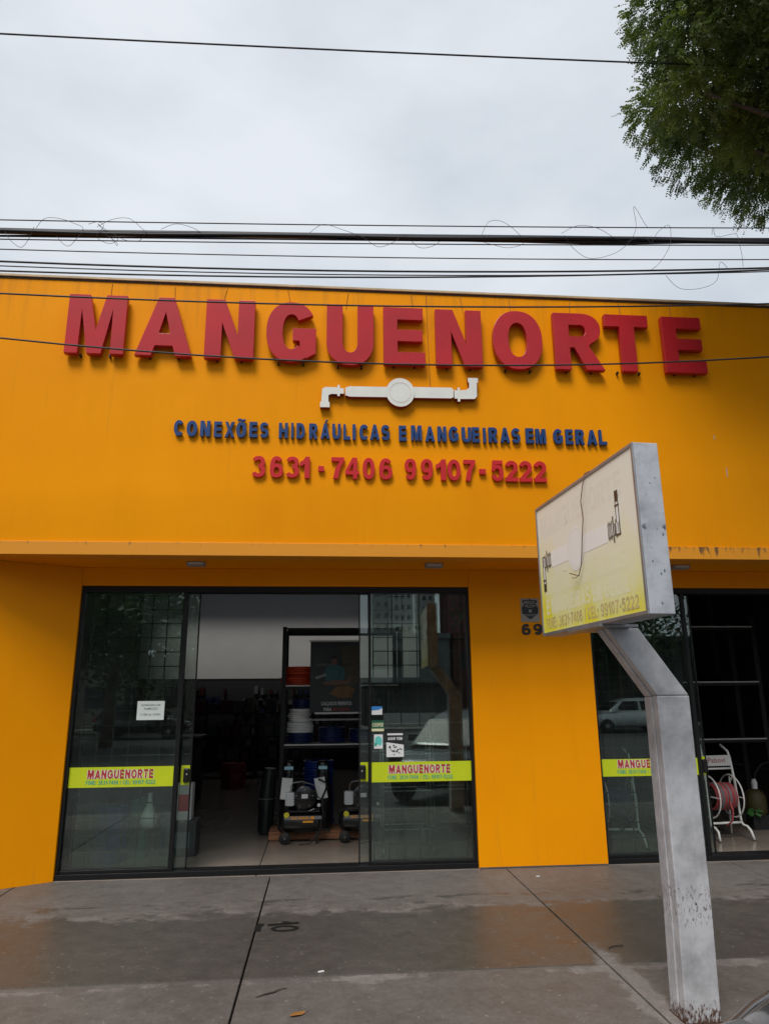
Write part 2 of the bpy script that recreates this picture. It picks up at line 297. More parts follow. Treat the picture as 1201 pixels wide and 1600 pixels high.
# ------------------------------------------------------------------ mesh helpers
ORG = {}
class MB:
    def __init__(s): s.v = []; s.f = []
    def add(s, vs_, fs):
        o = len(s.v); s.v += [tuple(p) for p in vs_]; s.f += [tuple(o+i for i in f) for f in fs]; return s
    def box(s, x0, x1, y0, y1, z0, z1):
        return s.add([(x0,y0,z0),(x1,y0,z0),(x1,y1,z0),(x0,y1,z0),(x0,y0,z1),(x1,y0,z1),(x1,y1,z1),(x0,y1,z1)],
                     [(0,3,2,1),(4,5,6,7),(0,1,5,4),(1,2,6,5),(2,3,7,6),(3,0,4,7)])
    def obox(s, c, u, v, n, a, b, d):          # oriented box, half sizes a,b,d
        c, u, v, n = Vector(c), Vector(u), Vector(v), Vector(n)
        P = [c+u*(a*i)+v*(b*j)+n*(d*k) for k in (-1,1) for (i,j) in ((-1,-1),(1,-1),(1,1),(-1,1))]
        return s.add(P, [(0,3,2,1),(4,5,6,7),(0,1,5,4),(1,2,6,5),(2,3,7,6),(3,0,4,7)])
    def prism(s, poly, z0, z1):
        n = len(poly)
        return s.add([(x,y,z0) for x,y in poly]+[(x,y,z1) for x,y in poly],
                     [tuple(range(n-1,-1,-1)), tuple(range(n,2*n))]+[(i,(i+1)%n,n+(i+1)%n,n+i) for i in range(n)])
    def tube(s, path, r, n=8, cap=True, closed=False):
        P = [Vector(p) for p in path]; N = len(P); rr = r if isinstance(r, (list, tuple)) else [r]*N
        ref = Vector((0,0,1)); vs_ = []; prev = None
        for i, p in enumerate(P):
            if closed: t = P[(i+1)%N]-P[i-1]
            else: t = P[min(i+1,N-1)]-P[max(i-1,0)]
            t = t.normalized() if t.length > 1e-9 else Vector((1,0,0))
            if prev is None:
                a = t.cross(ref if abs(t.z) < .9 else Vector((1,0,0))).normalized()
            else:
                a = (prev - t*prev.dot(t)); a = a.normalized() if a.length > 1e-6 else t.orthogonal().normalized()
            prev = a; b = t.cross(a)
            vs_ += [p+(a*math.cos(2*math.pi*k/n)+b*math.sin(2*math.pi*k/n))*rr[i] for k in range(n)]
        fs = [(i*n+k, i*n+(k+1)%n, (i+1)*n+(k+1)%n, (i+1)*n+k) for i in range(N-1) for k in range(n)]
        if closed: fs += [((N-1)*n+k, (N-1)*n+(k+1)%n, (k+1)%n, k) for k in range(n)]
        elif cap: fs += [tuple(range(n-1,-1,-1)), tuple(range((N-1)*n, N*n))]
        return s.add(vs_, fs)
    def lathe(s, prof, c=(0,0,0), axis='z', n=24, cap=True):
        vs_ = []
        for r, h in prof:
            for k in range(n):
                a = 2*math.pi*k/n; x, y = r*math.cos(a), r*math.sin(a)
                p = (x,y,h) if axis == 'z' else ((h,x,y) if axis == 'x' else (y,h,x))
                vs_.append((p[0]+c[0], p[1]+c[1], p[2]+c[2]))
        m_ = len(prof)
        fs = [(i*n+k, i*n+(k+1)%n, (i+1)*n+(k+1)%n, (i+1)*n+k) for i in range(m_-1) for k in range(n)]
        if cap: fs += [tuple(range(n-1,-1,-1)), tuple(range((m_-1)*n, m_*n))]
        return s.add(vs_, fs)
    def torus(s, c, r, a, axis='z', n=28, k=8, sz=1.):
        path = []
        for i in range(n):
            t = 2*math.pi*i/n; x, y = r*math.cos(t), r*math.sin(t)*sz
            p = (x,y,0) if axis == 'z' else ((0,x,y) if axis == 'x' else (x,0,y))
            path.append((c[0]+p[0], c[1]+p[1], c[2]+p[2]))
        return s.tube(path, a, k, closed=True)
    def build(s, name, mtl, parent=None, smooth=False, bevel=0., org=None):
        o_ = Vector(org) if org is not None else (ORG.get(parent.name, Vector((0,0,0))) if parent else Vector((0,0,0)))
        me = bpy.data.meshes.new(name)
        me.from_pydata([tuple(Vector(p)-o_) for p in s.v], [], s.f); me.validate()
        bm_ = bmesh.new(); bm_.from_mesh(me); bmesh.ops.recalc_face_normals(bm_, faces=bm_.faces); bm_.to_mesh(me); bm_.free()
        me.materials.append(mtl)
        if smooth:
            me.polygons.foreach_set('use_smooth', [True]*len(me.polygons))
        o = bpy.data.objects.new(name, me); COL.objects.link(o)
        if smooth == 'auto':
            md = o.modifiers.new('edge', 'EDGE_SPLIT'); md.split_angle = R(35)
        if bevel:
            md = o.modifiers.new('bevel', 'BEVEL'); md.width = bevel; md.segments = 2; md.limit_method = 'ANGLE'; md.angle_limit = R(40)
        if parent: o.parent = parent
        else: o.location = o_
        ORG[o.name] = o_
        return o

def tag(o, label=None, cat=None, group=None, kind=None):
    if label: o['label'] = label
    if cat: o['category'] = cat
    if group: o['group'] = group
    if kind: o['kind'] = kind
    return o
def thing(name, label, cat, loc=(0,0,0), group=None, rotz=0):
    o = bpy.data.objects.new(name, None); COL.objects.link(o); o.location = loc; o.rotation_euler = (0,0,rotz)
    o.empty_display_size = .1
    ORG[o.name] = Vector(loc) if not rotz else Vector((0,0,0))
    return tag(o, label, cat, group)
def local(name, label, cat, loc, rotz=0, group=None):   # parts given in local coordinates
    o = thing(name, label, cat, loc, group, rotz); ORG[o.name] = Vector((0,0,0)); return o
def copy_tree(o, parent=None):
    c = o.copy(); COL.objects.link(c)
    if parent: c.parent = parent
    for ch in list(o.children): copy_tree(ch, c)
    return c
def bx(name, mtl, parent, *a, bevel=0., **k): return MB().box(*a).build(name, mtl, parent, bevel=bevel, **k)

# ------------------------------------------------------------------ lettering
def arc(cx, cy, rx, ry, a0, a1, n=18, p=2.25):
    o = []
    for i in range(n+1):
        t = R(a0+(a1-a0)*i/n); c, s = math.cos(t), math.sin(t)
        o.append((cx+rx*math.copysign(abs(c)**(2/p), c), cy+ry*math.copysign(abs(s)**(2/p), s)))
    return o
def ribbon(path, T, B):
    L_, R_ = [], []
    n = len(path)
    for i, (x, y) in enumerate(path):
        x0, y0 = path[max(i-1,0)]; x1, y1 = path[min(i+1,n-1)]
        dx, dy = x1-x0, y1-y0; l = math.hypot(dx, dy) or 1; dx, dy = dx/l, dy/l
        wd = (T*dy*dy+B*dx*dx)/2
        L_.append((x-dy*wd, y+dx*wd)); R_.append((x+dy*wd, y-dx*wd))
    return L_+R_[::-1]
def glyph(ch, w, h, T, B):
    """polygons of one bold capital or figure in a w x h box; each is (outline, [holes])"""
    if ch == 'E': return [([(0,0),(w,0),(w,B),(T,B),(T,h/2-B*.45),(.94*w,h/2-B*.45),(.94*w,h/2+B*.5),(T,h/2+B*.5),(T,h-B),(.96*w,h-B),(.96*w,h),(0,h)], [])]
    if ch == 'F': return [([(0,0),(T,0),(T,h/2-B*.5),(.88*w,h/2-B*.5),(.88*w,h/2+B*.5),(T,h/2+B*.5),(T,h-B),(w,h-B),(w,h),(0,h)], [])]
    if ch == 'L': return [([(0,0),(w,0),(w,B),(T,B),(T,h),(0,h)], [])]
    if ch == 'I': return [([(0,0),(w,0),(w,h),(0,h)], [])]
    if ch == 'H': return [([(0,0),(T,0),(T,h/2-B/2),(w-T,h/2-B/2),(w-T,0),(w,0),(w,h),(w-T,h),(w-T,h/2+B/2),(T,h/2+B/2),(T,h),(0,h)], [])]
    if ch == 'T': return [([(w/2-T/2,0),(w/2+T/2,0),(w/2+T/2,h-B),(w,h-B),(w,h),(0,h),(0,h-B),(w/2-T/2,h-B)], [])]
    if ch == 'N': return [([(0,0),(0,h),(T*1.12,h),(w-T,.40*h),(w-T,h),(w,h),(w,0),(w-T*1.12,0),(T,.60*h),(T,0)], [])]
    if ch == 'M': return [([(0,0),(0,h),(.36*w,h),(.5*w,.40*h),(.64*w,h),(w,h),(w,0),(.775*w,0),(.765*w,.74*h),(.62*w,0),(.38*w,0),(.235*w,.74*h),(.225*w,0)], [])]
    if ch in 'AÁ':
        k = .27*w if T < .4*w else T
        ps = [([(0,0),(.36*w,h),(.64*w,h),(w,0),(w-.29*w,0),(.655*w,.17*h),(.345*w,.17*h),(.29*w,0)], [[(.40*w,.38*h),(.60*w,.38*h),(.5*w,.74*h)]])]
        if ch == 'Á': ps.append(([(.45*w,1.07*h),(.60*w,1.24*h),(.82*w,1.24*h),(.62*w,1.07*h)], []))
        return ps
    if ch == 'X': return [([(0,0),(.345*w,.51*h),(.02*w,h),(.33*w,h),(.5*w,.70*h),(.67*w,h),(.98*w,h),(.655*w,.51*h),(w,0),(.68*w,0),(.5*w,.32*h),(.32*w,0)], [])]
    if ch == 'Q': return glyph('O', w, h, T, B)+[([(.50*w,.26*h),(.66*w,.34*h),(1.02*w,.04*h),(.86*w,-.08*h)], [])]
    if ch in 'OÕ0':
        k = .95 if ch == '0' else 1
        ps = [(arc(w/2,h/2,w/2,h/2,0,360,44)[:-1], [arc(w/2,h/2,w/2-T*k,h/2-B,0,360,36)[:-1]])]
        if ch == 'Õ': ps.append((ribbon([(.14*w,1.09*h),(.26*w,1.16*h),(.42*w,1.15*h),(.58*w,1.10*h),(.74*w,1.10*h),(.86*w,1.17*h)], B*.55, B*.55), []))
        return ps
    if ch == 'C': return [(arc(w/2,h/2,w/2,h/2,38,322,40)+arc(w/2,h/2,w/2-T,h/2-B,318,42,34), [])]
    if ch == 'G': return [(arc(w/2,h/2,w/2,h/2,32,318,40)+arc(w/2,h/2,w/2-T,h/2-B,312,38,34), []),
                          ([(.53*w,.56*h),(w*.995,.56*h),(w*.995,.15*h),(.80*w,.06*h),(w-T,.24*h),(w-T,.35*h),(.53*w,.35*h)], [])]
    if ch == 'U': return [([(0,h)]+arc(w/2,.40*h,w/2,.40*h,180,360,28)+[(w,h),(w-T,h)]+arc(w/2,.40*h,w/2-T,.40*h-B,360,180,24)+[(T,h)], [])]
    if ch == 'R': return [([(0,0),(0,h),(.56*w,h)]+arc(.56*w,.725*h,.40*w,.275*h,88,-62,16)+[(.70*w,.42*h),(w,0),(.63*w,0),(.40*w,.385*h),(T,.385*h),(T,0)],
                           [[(T,h-B),(T,.585*h),(.52*w,.585*h)]+arc(.52*w,.69*h,.13*w,.105*h,-80,80,8)+[(.52*w,h-B)]])]
    if ch == 'P': return [([(0,0),(0,h),(.56*w,h)]+arc(.56*w,.69*h,.44*w,.31*h,88,-88,16)+[(T,.38*h),(T,0)], [[(T,h-B),(T,.38*h+B)]+arc(.5*w,.69*h,.18*w,.31*h-B,-88,88,8)])]
    if ch == 'D': return [([(0,0),(0,h),(.42*w,h)]+arc(.42*w,.5*h,.58*w,.5*h,88,-88,26)+[(.42*w,0)], [[(T,B),(T,h-B),(.40*w,h-B)]+arc(.40*w,.5*h,.60*w-T,.5*h-B,86,-86,20)+[(.40*w,B)]])]
    cx, rx = w/2, (w-T)/2
    if ch == 'S':
        r = (h-B)/4
        return [(ribbon(arc(cx,h-B/2-r,rx*.97,r,22,270,20,2.2)+arc(cx,B/2+r,rx,r,90,-158,20,2.2)[1:], T, B*.95), [])]
    if ch == '3':
        r1 = (h-B)*.235; r3 = (h-B)/2-r1
        return [(ribbon(arc(cx,h-B/2-r1,rx*.93,r1,158,-90,20,2.2), T*.95, B*.92), []), (ribbon(arc(cx,B/2+r3,rx,r3,90,-158,20,2.2), T, B*.92), [])]
    if ch == '2':
        r = (h-B)*.29
        a = arc(cx,h-B/2-r,rx,r,165,-28,22,2.1)
        return [(ribbon(a+[(.56*w,.40*h),(.30*w,.22*h),(.20*w,B*.6)], T, B), []), ([(0,0),(w,0),(w,B),(.0*w,B)], [])]
    if ch == '5':
        r = h*.30
        return [([(.13*w,h),(.95*w,h),(.95*w,h-B),(.36*w,h-B),(.31*w,.50*h),(.03*w,.46*h)], []), (ribbon(arc(cx,B/2+r-.0*h,rx,r,128,-162,26,2.2), T, B*.95), [])]
    if ch in '69':
        ps = [(arc(cx,.325*h,w/2,.325*h,0,360,36)[:-1], [arc(cx,.325*h,w/2-T*.93,.325*h-B*.88,0,360,28)[:-1]]),
              (ribbon(arc(cx*1.02,.5*h,rx*1.0,(h-B)/2,42,196,26,2.2), T, B*.92), [])]
        if ch == '9': ps = [([(w-x,h-y) for x,y in o], [[(w-x,h-y) for x,y in q] for q in hs]) for o, hs in ps]
        return ps
    if ch == '8': return [(arc(cx,.74*h,w*.46,.26*h,0,360,30)[:-1], [arc(cx,.74*h,w*.46-T*.9,.26*h-B*.8,0,360,24)[:-1]]), (arc(cx,.28*h,w/2,.28*h,0,360,30)[:-1], [arc(cx,.28*h,w/2-T*.9,.28*h-B*.8,0,360,24)[:-1]])]
    if ch == '4': return [([(.56*w,0),(.56*w,.20*h),(0,.20*h),(0,.37*h),(.52*w,h),(.85*w,h),(.85*w,.37*h),(w,.37*h),(w,.20*h),(.85*w,.20*h),(.85*w,0)], [[(.25*w,.37*h),(.56*w,.37*h),(.56*w,.76*h)]])]
    if ch == '1': return [([(.48*w,0),(.48*w,.66*h),(.30*w,.59*h),(0,.54*h),(0,.74*h),(.34*w,.83*h),(.58*w,h),(w,h),(w,0)], [])]
    if ch == '7': return [([(0,h),(w,h),(w,.84*h),(.70*w,.52*h),(.52*w,0),(.14*w,0),(.30*w,.44*h),(.62*w,h-B),(0,h-B)], [])]
    if ch == '-': return [([(0,.33*h),(w,.33*h),(w,.57*h),(0,.57*h)], [])]
    if ch == ':': return [([(0,.02*h),(w,.02*h),(w,.24*h),(0,.24*h)], []), ([(0,.5*h),(w,.5*h),(w,.72*h),(0,.72*h)], [])]
    if ch == '/': return [([(0,0),(.45*w,0),(w,h),(.55*w,h)], [])]
    return [([(0,0),(w,0),(w,h),(0,h)], [])]
WID = {'M':1.05,'I':.36,'1':.52,'-':.4,':':.28,'/':.4,' ':.35,'E':.72,'L':.68,'F':.68,'T':.75,'A':.92,'O':.92,'Õ':.92,'G':.92,'Q':.92,'X':.88}
def extrude_glyph(mb, ch, w, h, T, B, fr, depth):
    """fr: (origin, u, v, n) with n pointing to the viewer"""
    o, u, v, n = (Vector(q) for q in fr)
    for k, (outl, holes) in enumerate(glyph(ch, w, h, T, B)):
        loops = [outl]+holes
        tri = tessellate_polygon([[Vector((x,y,0)) for x,y in lp] for lp in loops])
        flat = [p for lp in loops for p in lp]; d = depth+k*.0009; N = len(flat)
        fr_ = [o+u*x+v*y+n*d for x,y in flat]
        if depth < .004:
            mb.add(fr_, tri); continue
        bk = [o+u*x+v*y for x,y in flat]
        fs = [tuple(t) for t in tri]+[tuple(N+i for i in t[::-1]) for t in tri]
        off = 0
        for lp in loops:
            L_ = len(lp); fs += [(off+i, off+(i+1)%L_, N+off+(i+1)%L_, N+off+i) for i in range(L_)]; off += L_
        mb.add(fr_+bk, fs)
def line(mb, text, fr, W, h, T=None, B=None, depth=.001, gap=.12):
    """a line of flat print fitted to width W"""
    o, u, v, n = (Vector(q) for q in fr)
    tot = sum(WID.get(c, .82)+gap for c in text)-gap; k = W/tot; x = 0
    for c in text:
        wd = WID.get(c, .82)*k
        if c != ' ': extrude_glyph(mb, c, wd, h, T or min(.25*wd/WID.get(c,.82)*1.0, wd*.45), B or .17*h, (o+u*x, u, v, n), depth)
        x += wd+gap*k
    return mb
def font_text(mb, text, fr, W, h, bold=.02, depth=.001):
    cu = bpy.data.curves.new('t', 'FONT'); cu.body = text; cu.size = 1; cu.offset = bold; cu.resolution_u = 3
    ob = bpy.data.objects.new('t', cu); COL.objects.link(ob)
    dg = bpy.context.evaluated_depsgraph_get(); me = bpy.data.meshes.new_from_object(ob.evaluated_get(dg))
    o, u, v, n = (Vector(q) for q in fr)
    if len(me.vertices):
        xs = [p.co.x for p in me.vertices]; ys = [p.co.y for p in me.vertices]; x0, x1, y0, y1 = min(xs), max(xs), min(ys), max(ys)
        mb.add([o+u*((p.co.x-x0)/(x1-x0)*W)+v*((p.co.y-y0)/max(1e-6,y1-y0)*h)+n*depth for p in me.vertices], [tuple(p.vertices) for p in me.polygons])
    bpy.data.objects.remove(ob); bpy.data.curves.remove(cu); bpy.data.meshes.remove(me)
    return mb

FRONT = ((1,0,0), (0,0,1), (0,-1,0))     # u, v, n of anything facing the street

# ================================================================== SETTING
bx('ground', mat('far_ground', (.10,.10,.085), .9, var=.3, scale=.2), None, -700,700,-900,500,-.40,-.33); tag(bpy.data.objects['ground'], kind='structure')
bx('road', ASPH, None, -150,150,-27.6,-3.60,-.33,-.15); tag(bpy.data.objects['road'], kind='structure')
for i in range(14):
    bx('lane_marking', mat('road_paint', (.62,.62,.58), .6, var=.3, scale=9), bpy.data.objects['road'], -42+i*6,-39+i*6,-16.06,-15.94,-.15,-.146)
sw = MB().box(-60,60,-3.48,-.001,-.33,-.085).build('sidewalk', mat('sub_base', (.02,.018,.016), .9)); tag(sw, kind='structure')
kb = MB()
for i in range(60): kb.box(-60+i*2+.006,-58+i*2-.006,-3.60,-3.48,-.33,.0)
tag(kb.build('kerb', CONC, bevel=.012), kind='structure')
# pavement slabs, cast between joints
xj = [-2.63+2.19*k for k in range(-4, 6)]; G_ = .006
for i in range(len(xj)-1):
    for (ya, yb) in ((-2.45, -.004), (-3.48, -2.45)):
        x0, x1 = xj[i]+G_, xj[i+1]-G_
        sk = .028 if ya < -3 else 0
        q = MB().prism([(x0,ya+G_),(x1,ya+G_),(x1,yb-G_),(x0,yb-G_)], -.09, rnd.uniform(-.001,.001))
        q.build('slab', PAVE, sw, bevel=.004)
tag(bx('far_sidewalk', CONC, None, -150,150,-31.2,-27.6,-.33,-.02), kind='structure')
tag(bx('grass_verge', mat('verge_grass', (.035,.06,.015), .9, var=.5, scale=3, bump=1, bscale=60), None, -40,2,-29.6,-28.2,-.3,.0), kind='structure')

# ================================================================== THE SHOP
shop = thing('shop_building', 'orange painted shop front with overhanging upper wall and dark glazed entrances', 'building', (0,0,0))
UY = -.70
wallp = bx('upper_wall', WALL, shop, -9,9.5,UY,UY+.20,2.952,5.60)
led = bx('ledge', LEDGE, shop, -9,9.5,UY-.022,UY+.20,2.828,2.950, bevel=.004)
bx('coping', mat('coping_metal', (.50,.36,.20), .5, var=.3, scale=5), shop, -9,9.5,UY-.022,UY+.26,5.602,5.628, bevel=.003)
bx('coping_drip', mat('dark_flashing', (.05,.03,.02), .7), shop, -9,9.5,UY-.008,UY-.001,5.585,5.5995)  # dark metal flashing line under the coping
bx('soffit', WALL, shop, -9,9.5,UY+.203,.22,2.835,2.95)
# lower wall pieces
MB().prism([(-2.362,0),(-2.362,.2),(-9,.2),(-9,UY+.012),(-3.565,UY+.012)], 0, 2.833).build('angled_pier', WALL, shop)
bx('pier', WALL, shop, 1.497,2.745,0,.2,0,2.833)
bx('pier', WALL, shop, 7.2,9.5,0,.2,0,2.833)
bx('lintel', WALL, shop, -2.360,1.495,.002,.2,2.658,2.833)
bx('lintel', WALL, shop, 2.747,7.198,.002,.2,2.658,2.833)
bx('plinth_stain', mat('grout_line', (.10,.085,.075), .9, var=.4, scale=12), shop, 1.5,2.742,-.004,-.001,.0,.012)
# room behind
for i, (x0, x1) in enumerate(((-4,-.575),(-.567,3.7),(3.708,9.3))):
    bx('floor_slab', SHOPFL, shop, x0,x1,.0,9.4,-.12,.0, bevel=.003)
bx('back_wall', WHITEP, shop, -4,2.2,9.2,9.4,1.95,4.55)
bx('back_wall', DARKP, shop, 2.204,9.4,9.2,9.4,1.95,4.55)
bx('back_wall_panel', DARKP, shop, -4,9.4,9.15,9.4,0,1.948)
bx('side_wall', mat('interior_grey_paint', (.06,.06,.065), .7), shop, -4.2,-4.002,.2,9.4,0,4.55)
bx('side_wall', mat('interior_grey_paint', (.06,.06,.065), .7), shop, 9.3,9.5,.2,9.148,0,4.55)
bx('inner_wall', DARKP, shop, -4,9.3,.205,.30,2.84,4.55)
bx('ceiling', mat('ceiling_panel', (.20,.195,.19), .8), shop, -4.2,9.5,.2,7.42,4.56,4.7)
bx('ceiling', mat('ceiling_panel', (.20,.195,.19), .8), shop, -4.2,9.5,7.95,9.4,4.56,4.7)  # unseen roof gap left between the panels, added to light the white back wall
bx('ceiling', MATS['ceiling_panel'], shop, 2.2,9.5,7.422,7.948,4.56,4.7)
# hairline wall cracks, built as thin tubes from the coping to the letters
for x, z in ((-2.12,5.40),(-1.50,5.39),(-1.02,5.40),(-.36,5.40),(.20,5.38),(.88,5.38),(1.04,4.50),(1.40,5.38),(1.90,5.39),(2.52,5.39),(3.08,5.39),(3.62,5.39)):
    q = rnd.uniform(-.03,.03)
    MB().tube([(x+q,UY-.003,5.565),(x+q*.4,UY-.003,(5.565+z)/2),(x,UY-.003,z)], .0028, 5).build('hairline_crack', mat('crack_brown', (.26,.10,.012), .6), shop)

for x, z, l_ in ((3.935,4.09,.05),(4.02,3.72,.10),(3.905,4.80,.05)):
    MB().box(x-.006,x+.004,UY-.0012,UY-.0004,z-l_/2,z+l_/2).build('paint_scuff', mat('bare_plaster', (.55,.42,.34), .8, var=.3, scale=40), shop)
# ---- glazing
def stile(par, x0, x1, y0, y1, z0, z1, name='stile'): return bx(name, BLACK, par, x0,x1,y0,y1,z0,z1, bevel=.003)
def grille(x0, x1, label):
    g = thing('security_grille', label, 'grille', ((x0+x1)/2,.2,0), 'welded bar grilles behind the glass')
    GM = mat('grille_bar', (.02,.022,.024), .5)
    n = round((x1-x0)/.14); base = None
    for i in range(n+1):
        x = x0+(x1-x0)*i/n
        MB().box(x-.006,x+.006,.164,.174,.06,2.58).build('bar', GM, g)
    for j in range(19):
        z = .06+j*.14
        MB().box(x0,x1,.176,.184,z-.005,z+.005).build('cross_bar', GM, g)
    return g
ent = bx('entrance_glazing', BLACK, shop, -2.36,1.495,.03,.19,2.600,2.657, bevel=.003)
stile(ent, -2.360,-2.332,.03,.19,.05,2.598,'jamb'); stile(ent, 1.470,1.495,.03,.19,.05,2.598,'jamb')
stile(ent, -2.36,1.495,.02,.19,.0,.048,'threshold')
stile(ent, -2.331,-1.375,.045,.105,.049,.075,'bottom_rail'); stile(ent, .49,1.469,.045,.105,.049,.075,'bottom_rail')
stile(ent, -1.374,-1.334,.045,.105,.049,2.598); stile(ent, .468,.489,.045,.105,.049,2.598)
def pane(par, x0, x1, y, z0, z1): return bx('pane', GLASS, par, x0,x1,y,y+.008,z0,z1)
pane(ent, -2.330,-1.376,.065,.077,2.597); pane(ent, .491,1.468,.065,.077,2.597)
pane(ent, -2.25,-1.235,.125,.055,2.595); pane(ent, .386,1.40,.125,.055,2.595)
stile(ent, -1.234,-1.222,.118,.142,.052,2.597,'sliding_edge'); stile(ent, .372,.385,.118,.142,.052,2.597,'sliding_edge')
for xx, sgn in ((-1.265,1), (.41,-1)):
    hd = MB().box(xx-.028,xx+.028,.095,.124,.80,.93).build('handle', BLKGLOSS, ent, bevel=.012)
    MB().lathe([(.011,0),(.012,-.004),(.006,-.010)], (xx+sgn*.006,.0945,.872), 'y', 12).build('lock', CHROME, ent, smooth=True)
win = bx('window_glazing', BLACK, shop, 2.747,7.198,.03,.19,2.600,2.657, bevel=.003)
stile(win, 2.747,2.771,.03,.19,.05,2.598,'jamb'); stile(win, 7.15,7.198,.03,.19,.05,2.598,'jamb'); stile(win, 2.747,7.198,.02,.19,0,.048,'threshold')
stile(win, 2.772,3.775,.045,.105,.049,.075,'bottom_rail'); stile(win, 3.776,3.812,.045,.105,.049,2.598)
pane(win, 2.773,3.774,.065,.077,2.597); pane(win, 2.85,3.885,.125,.055,2.595)
stile(win, 3.886,3.899,.118,.142,.052,2.597,'sliding_edge')
MB().box(3.845,3.90,.095,.124,.80,.93).build('handle', BLKGLOSS, win, bevel=.012)
grille(-2.28,-1.40,'dark welded grille behind the left glass panel')
grille(.52,1.42,'dark welded grille behind the glass panel right of the doorway')
grille(2.83,3.76,'dark welded grille behind the right-hand shop window')

# ---- sign lettering
ymL = UY-.030
def letter_line(name, label, rows, T, B, depth, gap, mtl, fallback=None, tilt=0):
    t = thing(name, label, 'sign', ((rows[0][1]+rows[-1][2])/2, UY, rows[0][3]))
    for ch, x0, x1, z0, z1 in rows:
        mb = MB(); w_ = x1-x0; h_ = z1-z0
        extrude_glyph(mb, ch, w_, h_, min(T, .34*w_) if ch not in 'I-' else T, B, ((x0,UY-gap,z0), *FRONT), depth)
        o = mb.build('letter', mtl, t, bevel=.0035 if depth > .04 else 0)
        # fixing studs
        for fx in (.25,.75) if h_ > .4 else ():
            q = MB(); q.box(x0+fx*w_-.008,x0+fx*w_+.008,UY-gap-.01,UY-.001,z0-.004,z0+.02); q.build('stud', BLACK, o)
    return t
main = [('M',-2.478,-1.930,4.762,5.388),('A',-1.826,-1.287,4.762,5.386),('N',-1.172,-.699,4.754,5.388),('G',-.583,-.095,4.740,5.388),('U',.006,.472,4.725,5.382),('E',.571,.986,4.748,5.374),
        ('N',1.095,1.564,4.745,5.372),('O',1.678,2.188,4.736,5.384),('R',2.313,2.825,4.750,5.383),('T',2.857,3.319,4.749,5.386),('E',3.469,3.908,4.754,5.385)]
letter_line('name_sign', 'big raised red block letters spelling the shop name across the top of the orange wall', main, .160, .135, .062, .028, RED)
l2 = 'C -1.416 -1.326|O -1.299 -1.203|N -1.173 -1.081|E -1.045 -.972|X -.945 -.852|Õ -.837 -.744|E -.715 -.638|S -.615 -.534|H -.436 -.351|I -.320 -.298|D -.269 -.189|R -.149 -.067|Á -.039 .049|U .072 .153|L .179 .247|I .267 .297|C .334 .424|A .435 .528|S .545 .628|E .717 .791|M .836 .939|A .973 1.067|N 1.095 1.181|G 1.206 1.300|U 1.334 1.429|E 1.437 1.511|I 1.545 1.572|R 1.600 1.690|A 1.716 1.812|S 1.831 1.916|E 1.973 2.054|M 2.071 2.173|G 2.251 2.344|E 2.375 2.452|R 2.476 2.565|A 2.594 2.694|L 2.716 2.794'
rows = []
for s in l2.split('|'):
    c, a, b = s.split(); j = rnd.uniform(-.004,.004); rows.append((c, float(a), float(b), 3.970+j, 4.126+j))
letter_line('slogan_sign', 'small raised navy blue capitals in one line under the white pipe emblem', rows, .033, .033, .026, .012, BLUE)
l3 = '3 -.680 -.552|6 -.509 -.386|3 -.363 -.236|1 -.229 -.137|- -.056 -.002|7 .067 .190|4 .199 .332|0 .365 .478|6 .522 .648|9 .769 .877|9 .925 1.037|1 1.070 1.167|0 1.181 1.308|7 1.340 1.454|- 1.493 1.555|5 1.611 1.728|2 1.747 1.872|2 1.887 2.012|2 2.031 2.155'
rows = [(s.split()[0], float(s.split()[1]), float(s.split()[2]), 3.576, 3.787) for s in l3.split('|')]
letter_line('phone_number_sign', 'raised red telephone numbers below the blue lettering on the orange wall', rows, .040, .040, .026, .012, RED2)

# ---- white pipe emblem between the lines
emb = thing('pipe_emblem', 'white pipe with elbows and round valve disc mounted on the orange wall', 'sign', (.73,UY,4.46))
RIM = mat('red_emblem_return', (.30,.015,.02), .5)
def plate(parent, name, poly, y0=UY-.010, d=.055, holes=()):
    loops = [poly]
    tri = tessellate_polygon([[Vector((x,z,0)) for x,z in poly]]); n = len(poly)
    MB().add([(x,y0-d,z) for x,z in poly]+[(x,y0-d+.004,z) for x,z in poly], [tuple(t) for t in tri]+[tuple(n+i for i in t[::-1]) for t in tri]+[(i,(i+1)%n,n+(i+1)%n,n+i) for i in range(n)]).build(name, WHITE, parent)
    MB().add([(x,y0-d+.0045,z) for x,z in poly]+[(x,y0,z) for x,z in poly], [tuple(t) for t in tri]+[tuple(n+i for i in t[::-1]) for t in tri]+[(i,(i+1)%n,n+(i+1)%n,n+i) for i in range(n)]).build('return_edge', RIM, parent)
slp = .012   # emblem hangs very slightly out of level
def zz(x): return 4.462+slp*(x-.73)
plate(emb, 'pipe', [(.195,zz(.195)+.040),(.24,zz(.24)+.054),(.60,zz(.6)+.054),(.60,zz(.6)-.054),(.24,zz(.24)-.054),(.195,zz(.195)-.040)])
plate(emb, 'pipe', [(.86,zz(.86)+.058),(1.235,zz(1.2)+.058),(1.26,zz(1.2)+.044),(1.26,zz(1.2)-.042),(1.235,zz(1.2)-.056),(.86,zz(.86)-.056)])
plate(emb, 'valve_disc', arc(.732,4.458,.139,.150,0,360,48,2)[:-1], UY-.010, .062)
MB().lathe([(.108,0),(.108,-.0015),(.100,-.0015),(.100,0)], (.732,UY-.0725,4.458), 'y', 40, cap=False).build('disc_ring', mat('faded_pink_ink', (.68,.60,.58), .5), emb)
